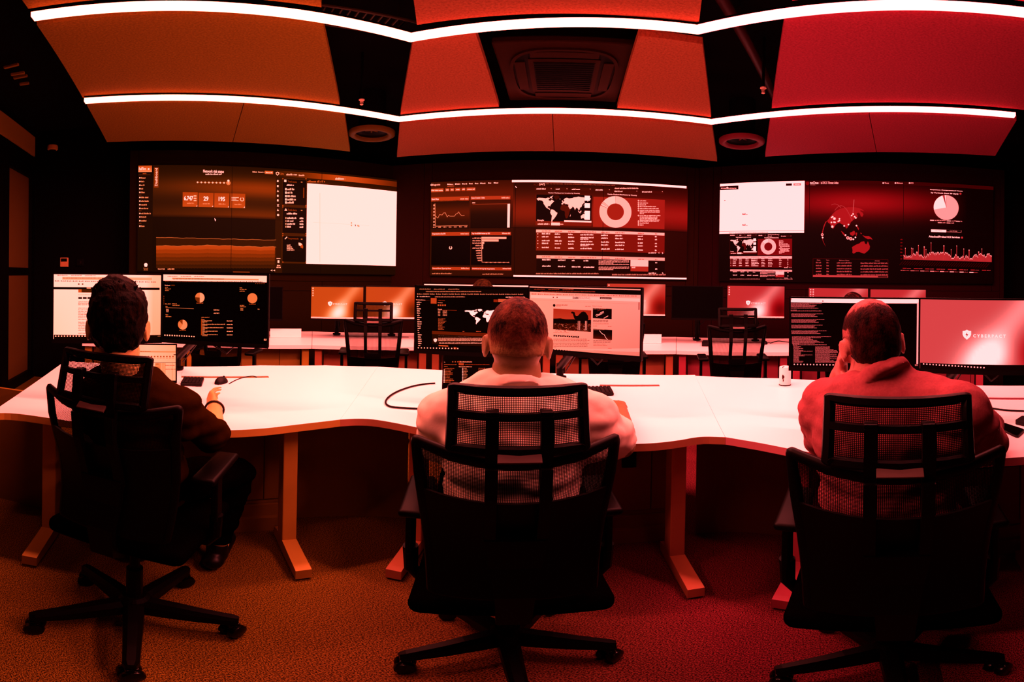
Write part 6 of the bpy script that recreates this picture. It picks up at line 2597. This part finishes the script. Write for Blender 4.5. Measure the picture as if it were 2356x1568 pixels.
def mouse(c, yaw, label, k=1.0):
    t = thing('computer_mouse', label, 'mouse', (c.x, c.y, ZD), -yaw, 'black computer mice')
    bm = new_bm()
    rings = []
    for i in range(11):
        y = lerp(-0.055, 0.055, i / 10) * k
        u = 1 - abs(i / 5 - 1) ** 2.6
        w = (0.012 + 0.020 * u) * k
        h = (0.008 + 0.030 * u * (1.1 - 0.3 * i / 10)) * k
        rings.append([V((w * cos(a) * 1.0, y, 0.001 + max(0, h * sin(a)))) for a in [pi * j / 10 for j in range(11)]])
    add_rings(bm, rings)
    obj('shell', bm, M_GREY, t, smooth=True, angle=50)
    bm = new_bm()
    add_cyl(bm, (-0.004 * k, 0.030 * k, 0.030 * k), (0.004 * k, 0.030 * k, 0.030 * k), 0.007 * k, 14)
    obj('scroll_wheel', bm, M_CABLE, t)


def desk_cable(pts, r, label, z=None, grp=None):
    P = smooth_poly([on_z(x, y, ZD + r + 0.001 if z is None else z) for x, y in pts], 3)
    c = P[len(P) // 2].copy()
    bm = new_bm()
    add_tube(bm, [p - c for p in P], r, 8)
    o = obj('cable', bm, M_CABLE, smooth=True)
    o.location = c
    return tag(o, label, 'cable', grp or 'black cables on the desks')


mouse(on_z(509, 880, ZD), -0.15, 'black mouse right of the keypad on the left desk', 0.95)
mouse(on_z(2251, 957, ZD), 1.0, 'black mouse on the right desk beside the sleeve of the sweatshirt')
mouse(on_z(1759, 791, ZD), 0.6, 'small black mouse on the rear desks, right of the empty chair', 0.95)
desk_cable([(527, 882), (545, 872), (566, 866), (583, 864), (590, 867)], 0.0025, 'thin black mouse cable running to the slot of the left desk')
desk_cable([(1001, 881), (980, 882), (945, 888), (905, 903), (884, 922), (893, 935), (930, 938), (975, 940), (998, 940)], 0.0048, 'thick black cable in a wide loop on the middle desk')
desk_cable([(2216, 922), (2262, 935), (2310, 943), (2356, 945), (2400, 946)], 0.0045, 'black cable at the right edge of the photo, above the phone')
desk_cable([(1772, 789), (1790, 783), (1805, 786), (1830, 788)], 0.004, 'thin cable trailing from the mouse on the rear desk')
desk_cable([(1594, 778), (1598, 772), (1612, 771), (1625, 774), (1640, 772)], 0.004, 'short cable on the rear desk left of the right empty chair')

# white canister
p = on_z(1806, 885, ZD)
t = thing('canister', 'small white canister with a dark emblem on the right desk, left of the sweatshirt', 'canister', (p.x, p.y, ZD), -0.6)
bm = new_bm()
add_lathe(bm, (0, 0, 0.006), [(0.0, 0), (0.0345, 0.0), (0.0345, 0.100), (0.0325, 0.106), (0.024, 0.1085), (0.0, 0.1085)], 36)
obj('body', bm, M_WHITE, t, smooth=True, angle=40)
bm = new_bm()
add_lathe(bm, (0, 0, 0.0008), [(0.0, 0), (0.0355, 0.0), (0.0355, 0.006), (0.0, 0.006)], 36)
obj('base_ring', bm, M_BLACK, t)
bm = new_bm()
for (a0, z0, rx, rz) in ((-0.35, 0.056, 0.0075, 0.013), (-0.32, 0.036, 0.003, 0.010)):
    ring = []
    for i in range(18):
        th = 2 * pi * i / 18
        a = a0 + rx * cos(th) / 0.0352
        ring.append(bm.verts.new(V((0.0352 * sin(a), -0.0352 * cos(a), z0 + rz * sin(th) * (1 + .25 * cos(3 * th))))))
    bm.faces.new(ring)
obj('emblem', bm, mat('dark_red_emblem', (0.02, 0.002, 0.002), 0.6, 0.1), t)
bm = new_bm()
add_tube(bm, [V((-0.006, -0.012, 0.1150)), V((-0.012, -0.022, 0.1152)), V((-0.016, -0.030, 0.112))], 0.0025, 8)
obj('pull_tab', bm, M_BLACK, t)


def slab(name, pts, h, label, cat, m, mtop=None):
    P = [on_z(x, y, ZD) for x, y in pts]
    c = sum(P, V()) / len(P)
    c.z = ZD + 0.001
    Q = []
    n = len(P)
    for i in range(n):
        a, b, d = P[i - 1], P[i], P[(i + 1) % n]
        for k in range(5):
            s = k / 4
            p0, p1 = b + (a - b) * 0.16, b + (d - b) * 0.16
            Q.append(p0 * (1 - s) ** 2 + b * 2 * s * (1 - s) + p1 * s * s)
    t = thing(name, label, cat, c)
    bm = new_bm()
    add_prism(bm, [(q.x - c.x, q.y - c.y) for q in Q], 0, h)
    obj('case', bm, m, t)
    if mtop:
        bm = new_bm()
        add_prism(bm, [((q.x - c.x) * .94, (q.y - c.y) * .94) for q in Q], h, h + 0.0006)
        obj('screen', bm, mtop, t)


slab('mobile_phone', [(2279, 978), (2297, 972), (2359, 992), (2341, 1009)], 0.009, 'black phone lying on the right desk beside the sleeve', 'phone', M_GREY, mat('phone_glass', (0.001, 0.0008, 0.0008), 0.12, 0.35))
slab('wallet', [(2334, 976), (2352, 964), (2400, 972), (2384, 986)], 0.018, 'dark folded wallet at the right edge of the photo, above the phone', 'wallet', M_GREY)
slab('desk_device', [(1614, 797), (1617, 789), (1634, 789), (1634, 797)], 0.03, 'small dark device on the rear desk, left of the right empty chair', 'device', M_GREY)

# ------------------------------------------------------------------ under and on the ceiling
Z_AC = 2.76
cAC = S(1, 0.018, 2.79)
t = thing('air_conditioner', 'square ceiling air conditioner cassette between the two tapered rafts', 'air conditioner', (cAC.x, cAC.y, Z_AC), -AX[1])
M_AC = mat('dark_cassette_plastic', tinted(0.014, 1), 0.5, 0.02)
M_ACD = mat('cassette_grille', (0.0015, 0.0008, 0.0008), 0.6, 0.05)


def squircle(a, b, n=64, e=3.4):
    out = []
    for i in range(n):
        th = 2 * pi * i / n
        c_, s_ = cos(th), sin(th)
        out.append((a * math.copysign(abs(c_) ** (2 / e), c_), b * math.copysign(abs(s_) ** (2 / e), s_)))
    return out


bm = new_bm()
add_box(bm, (0, 0, 0.03), (0.80, 0.92, 0.05), bevel=0.012)
obj('face_panel', bm, M_AC, t)
bm = new_bm()
o_, i_ = squircle(0.335, 0.39), squircle(0.315, 0.368)
add_rings(bm, [[V((x, y, 0.006)) for x, y in o_], [V((x, y, -0.012)) for x, y in o_], [V((x, y, -0.012)) for x, y in i_], [V((x, y, 0.006)) for x, y in i_]], False, 0, True)
obj('rim', bm, M_AC, t, smooth=True, angle=40)
bm = new_bm()
add_prism(bm, squircle(0.312, 0.365), 0.0005, 0.006)
obj('air_gap', bm, M_ACD, t)
for (x, y, w, l) in ((0, -0.315, 0.40, 0.075), (0, 0.315, 0.40, 0.075), (-0.268, 0, 0.065, 0.44), (0.268, 0, 0.065, 0.44)):
    bm = new_bm()
    add_box(bm, (x, y, -0.006), (w, l, 0.010), bevel=0.004)
    obj('louvre', bm, M_AC, t)
bm = new_bm()
add_box(bm, (0, 0, -0.006), (0.43, 0.52, 0.010), bevel=0.004)
obj('centre_frame', bm, M_AC, t)
bm = new_bm()
add_box(bm, (0, 0, -0.0125), (0.37, 0.44, 0.003))
for i in range(14):
    add_box(bm, (0, -0.21 + i * 0.0323, -0.0155), (0.36, 0.004, 0.004))
obj('intake_grille', bm, M_ACD, t)
bm = new_bm()
add_box(bm, (0, 0, 0.225), (0.70, 0.80, 0.33))
obj('casing', bm, M_CEIL, t)

for k, (u, w), lab in ((0, (1.695, 3.77), 'round ceiling speaker between the orange and the rust strips'), (2, (-1.515, 3.92), 'round ceiling speaker between the rust and the red strips, star shape inside')):
    c = S(k, u, w)
    t = thing('ceiling_speaker', lab, 'speaker', (c.x, c.y, 2.74), -AX[k], 'round ceiling speakers')
    mm = mat('speaker_ring_%d' % k, tinted(0.08 if k == 0 else 0.13, k), 0.5, 0.03)
    bm = new_bm()
    n = 40
    prof = [(0.150, 0.03), (0.155, 0.0), (0.172, -0.012), (0.200, -0.010), (0.222, 0.004), (0.224, 0.03)]
    add_rings(bm, [[V((r * cos(2 * pi * j / n), r * sin(2 * pi * j / n), h)) for j in range(n)] for r, h in prof], False)
    obj('ring', bm, mm, t, smooth=True)
    bm = new_bm()
    add_lathe(bm, (0, 0, 0), [(0.0, 0.075), (0.05, 0.07), (0.10, 0.045), (0.156, 0.02), (0.156, 0.08), (0.0, 0.09)], 32)
    obj('cone', bm, M_ACD, t, smooth=True)
    bm = new_bm()
    for i in range(6):
        a = i * pi / 3 + 0.2
        add_tube(bm, [V((0, 0, 0.055)), V((0.07 * cos(a), 0.07 * sin(a), 0.05))], [0.012, 0.004], 8)
    obj('spokes', bm, mm, t)
    bm = new_bm()
    add_cyl(bm, (0, 0, 0.08), (0, 0, 0.459), 0.13, 24)
    obj('can', bm, M_CEIL, t)

for px, py, lab in ((832, 233, 'small pale sprinkler head in the dark gap left of the tapered rust raft'), (1756, 206, 'small pale sprinkler head in the dark gap left of the large red raft')):
    c = on_z(px, py, 2.74)
    t = thing('sprinkler', lab, 'sprinkler', (c.x, c.y, 2.74), 0, 'ceiling sprinkler heads')
    mm = mat('sprinkler_metal', (0.65, 0.45, 0.35), 0.5, 0.3)
    bm = new_bm()
    add_lathe(bm, (0, 0, 0), [(0.0, 0.018), (0.021, 0.018), (0.022, 0.010), (0.012, 0.004), (0.007, -0.004), (0.006, -0.020), (0.0, -0.022)], 20)
    obj('head', bm, mm, t, smooth=True, angle=40)
    bm = new_bm()
    add_lathe(bm, (0, 0, -0.030), [(0.0, 0.004), (0.013, 0.003), (0.013, 0.0), (0.0, 0.0)], 20)
    for s in (-1, 1):
        add_tube(bm, [V((s * 0.011, 0, 0.002)), V((s * 0.012, 0, -0.016)), V((s * 0.003, 0, -0.028))], 0.0022, 6)
    obj('deflector', bm, mm, t)
    bm = new_bm()
    add_cyl(bm, (0, 0, 0.018), (0, 0, 0.459), 0.010, 12)
    obj('drop_pipe', bm, M_CEIL, t)

# pipes and a cable tray high up in the dark
bm = new_bm()
a, b = on_z(1700, 62, 3.02), on_z(1760, 175, 3.02)
e_ = (b - a).normalized()
add_tube(bm, [a - e_ * 0.5, b + e_ * 0.6], 0.035, 16)
for q in (a, b):
    add_tube(bm, [q + V((0, 0, 0.03)), q + V((0, 0, 0.18))], 0.008, 8)
tag(obj('ceiling_pipe', bm, mat('dull_red_pipe', (0.020, 0.002, 0.003), 0.5, 0.2), smooth=True, angle=40), 'dark pipe under the ceiling in the gap left of the large red raft', 'pipe')
bm = new_bm()
a, b = on_z(730, 10, 3.0), on_z(935, 45, 3.0)
d = (b - a).normalized()
nn = V((-d.y, d.x, 0))
for s in (0, 0.22):
    add_tube(bm, [a - d * .1 + nn * s, b + d * .1 + nn * s], 0.012, 8)
L_ = (b - a).length
for i in range(12):
    q = a + d * L_ * i / 11
    add_tube(bm, [q, q + nn * 0.22], 0.008, 6)
for q in (a, b):
    add_tube(bm, [q + nn * 0.11, q + nn * 0.11 + V((0, 0, 0.2))], 0.006, 6)
    add_tube(bm, [q, q + nn * 0.22], 0.008, 6)
tag(obj('cable_tray', bm, mat('tray_metal', tinted(0.02, 0), 0.5, 0.2)), 'ladder-shaped cable tray in the dark ceiling above the first kink of the light line', 'cable tray')

t = None
pts = [((10, 158), (42, 150)), ((26, 174), (56, 169)), ((32, 182), (62, 176)), ((46, 196), (66, 193))]
bm = new_bm()
cg = on_z(38, 172, 3.1)
for (p_, q_) in pts:
    a, b = on_z(*p_, 3.1), on_z(*q_, 3.1)
    d = (b - a).normalized()
    nn = V((-d.y, d.x, 0)) * 0.012
    add_prism(bm, [a - cg - nn, b - cg - nn, b - cg + nn, a - cg + nn], 0, 0.02)
o = obj('ceiling_grille', bm, mat('grille_slat', (0.20, 0.12, 0.01), 0.5, 0.2))
o.location = cg
tag(o, 'thin slats of a ceiling grille at the far left', 'grille')

# ------------------------------------------------------------------ on the left wall


def on_plane(px, py, k, w):
    d = ray(px, py)
    a = AX[k]
    t_ = w / (d.x * sin(a) + d.y * cos(a))
    return V((d.x * t_, d.y * t_, CAM_H + d.z * t_))


c = on_plane(148, 603, 0, 5.19)
t = thing('thermostat', 'small pale wall thermostat above the left monitor', 'thermostat', c, -AX[0])
bm = new_bm()
add_box(bm, (0, 0, 0), (0.105, 0.022, 0.115), bevel=0.006)
obj('case', bm, mat('ivory_plastic', (0.50, 0.25, 0.10), 0.5, 0.2), t)
bm = new_bm()
add_box(bm, (-0.002, -0.012, 0.028), (0.078, 0.003, 0.040))
obj('display', bm, M_BLACK, t)
c = on_plane(184, 603, 0, 5.19)
t = thing('light_switch', 'black wall switch right of the thermostat', 'switch', c, -AX[0])
bm = new_bm()
add_box(bm, (0, 0, 0), (0.09, 0.02, 0.09), bevel=0.005)
obj('plate', bm, M_BLACK, t)
bm = new_bm()
add_box(bm, (0.012, -0.012, 0.0), (0.02, 0.006, 0.035))
obj('rocker', bm, M_GREY, t)
c = on_plane(121, 342, 0, 5.10)
t = thing('motion_sensor', 'small round pale sensor high on the dark left wall', 'sensor', c, -AX[0])
bm = new_bm()
add_lathe(bm, (0, 0, 0), [(0.0, 0.040), (0.062, 0.040), (0.066, 0.02), (0.064, -0.012), (0.05, -0.02), (0.0, -0.02)], 28)
add_box(bm, (0, 0.06, 0.03), (0.05, 0.078, 0.02))
obj('housing', bm, mat('sensor_plastic', (0.35, 0.20, 0.04), 0.5, 0.2), t, smooth=True, angle=40)
bm = new_bm()
add_ball(bm, (0, 0, -0.018), (0.045, 0.045, 0.026))
obj('dome', bm, M_BLACK, t, smooth=True)
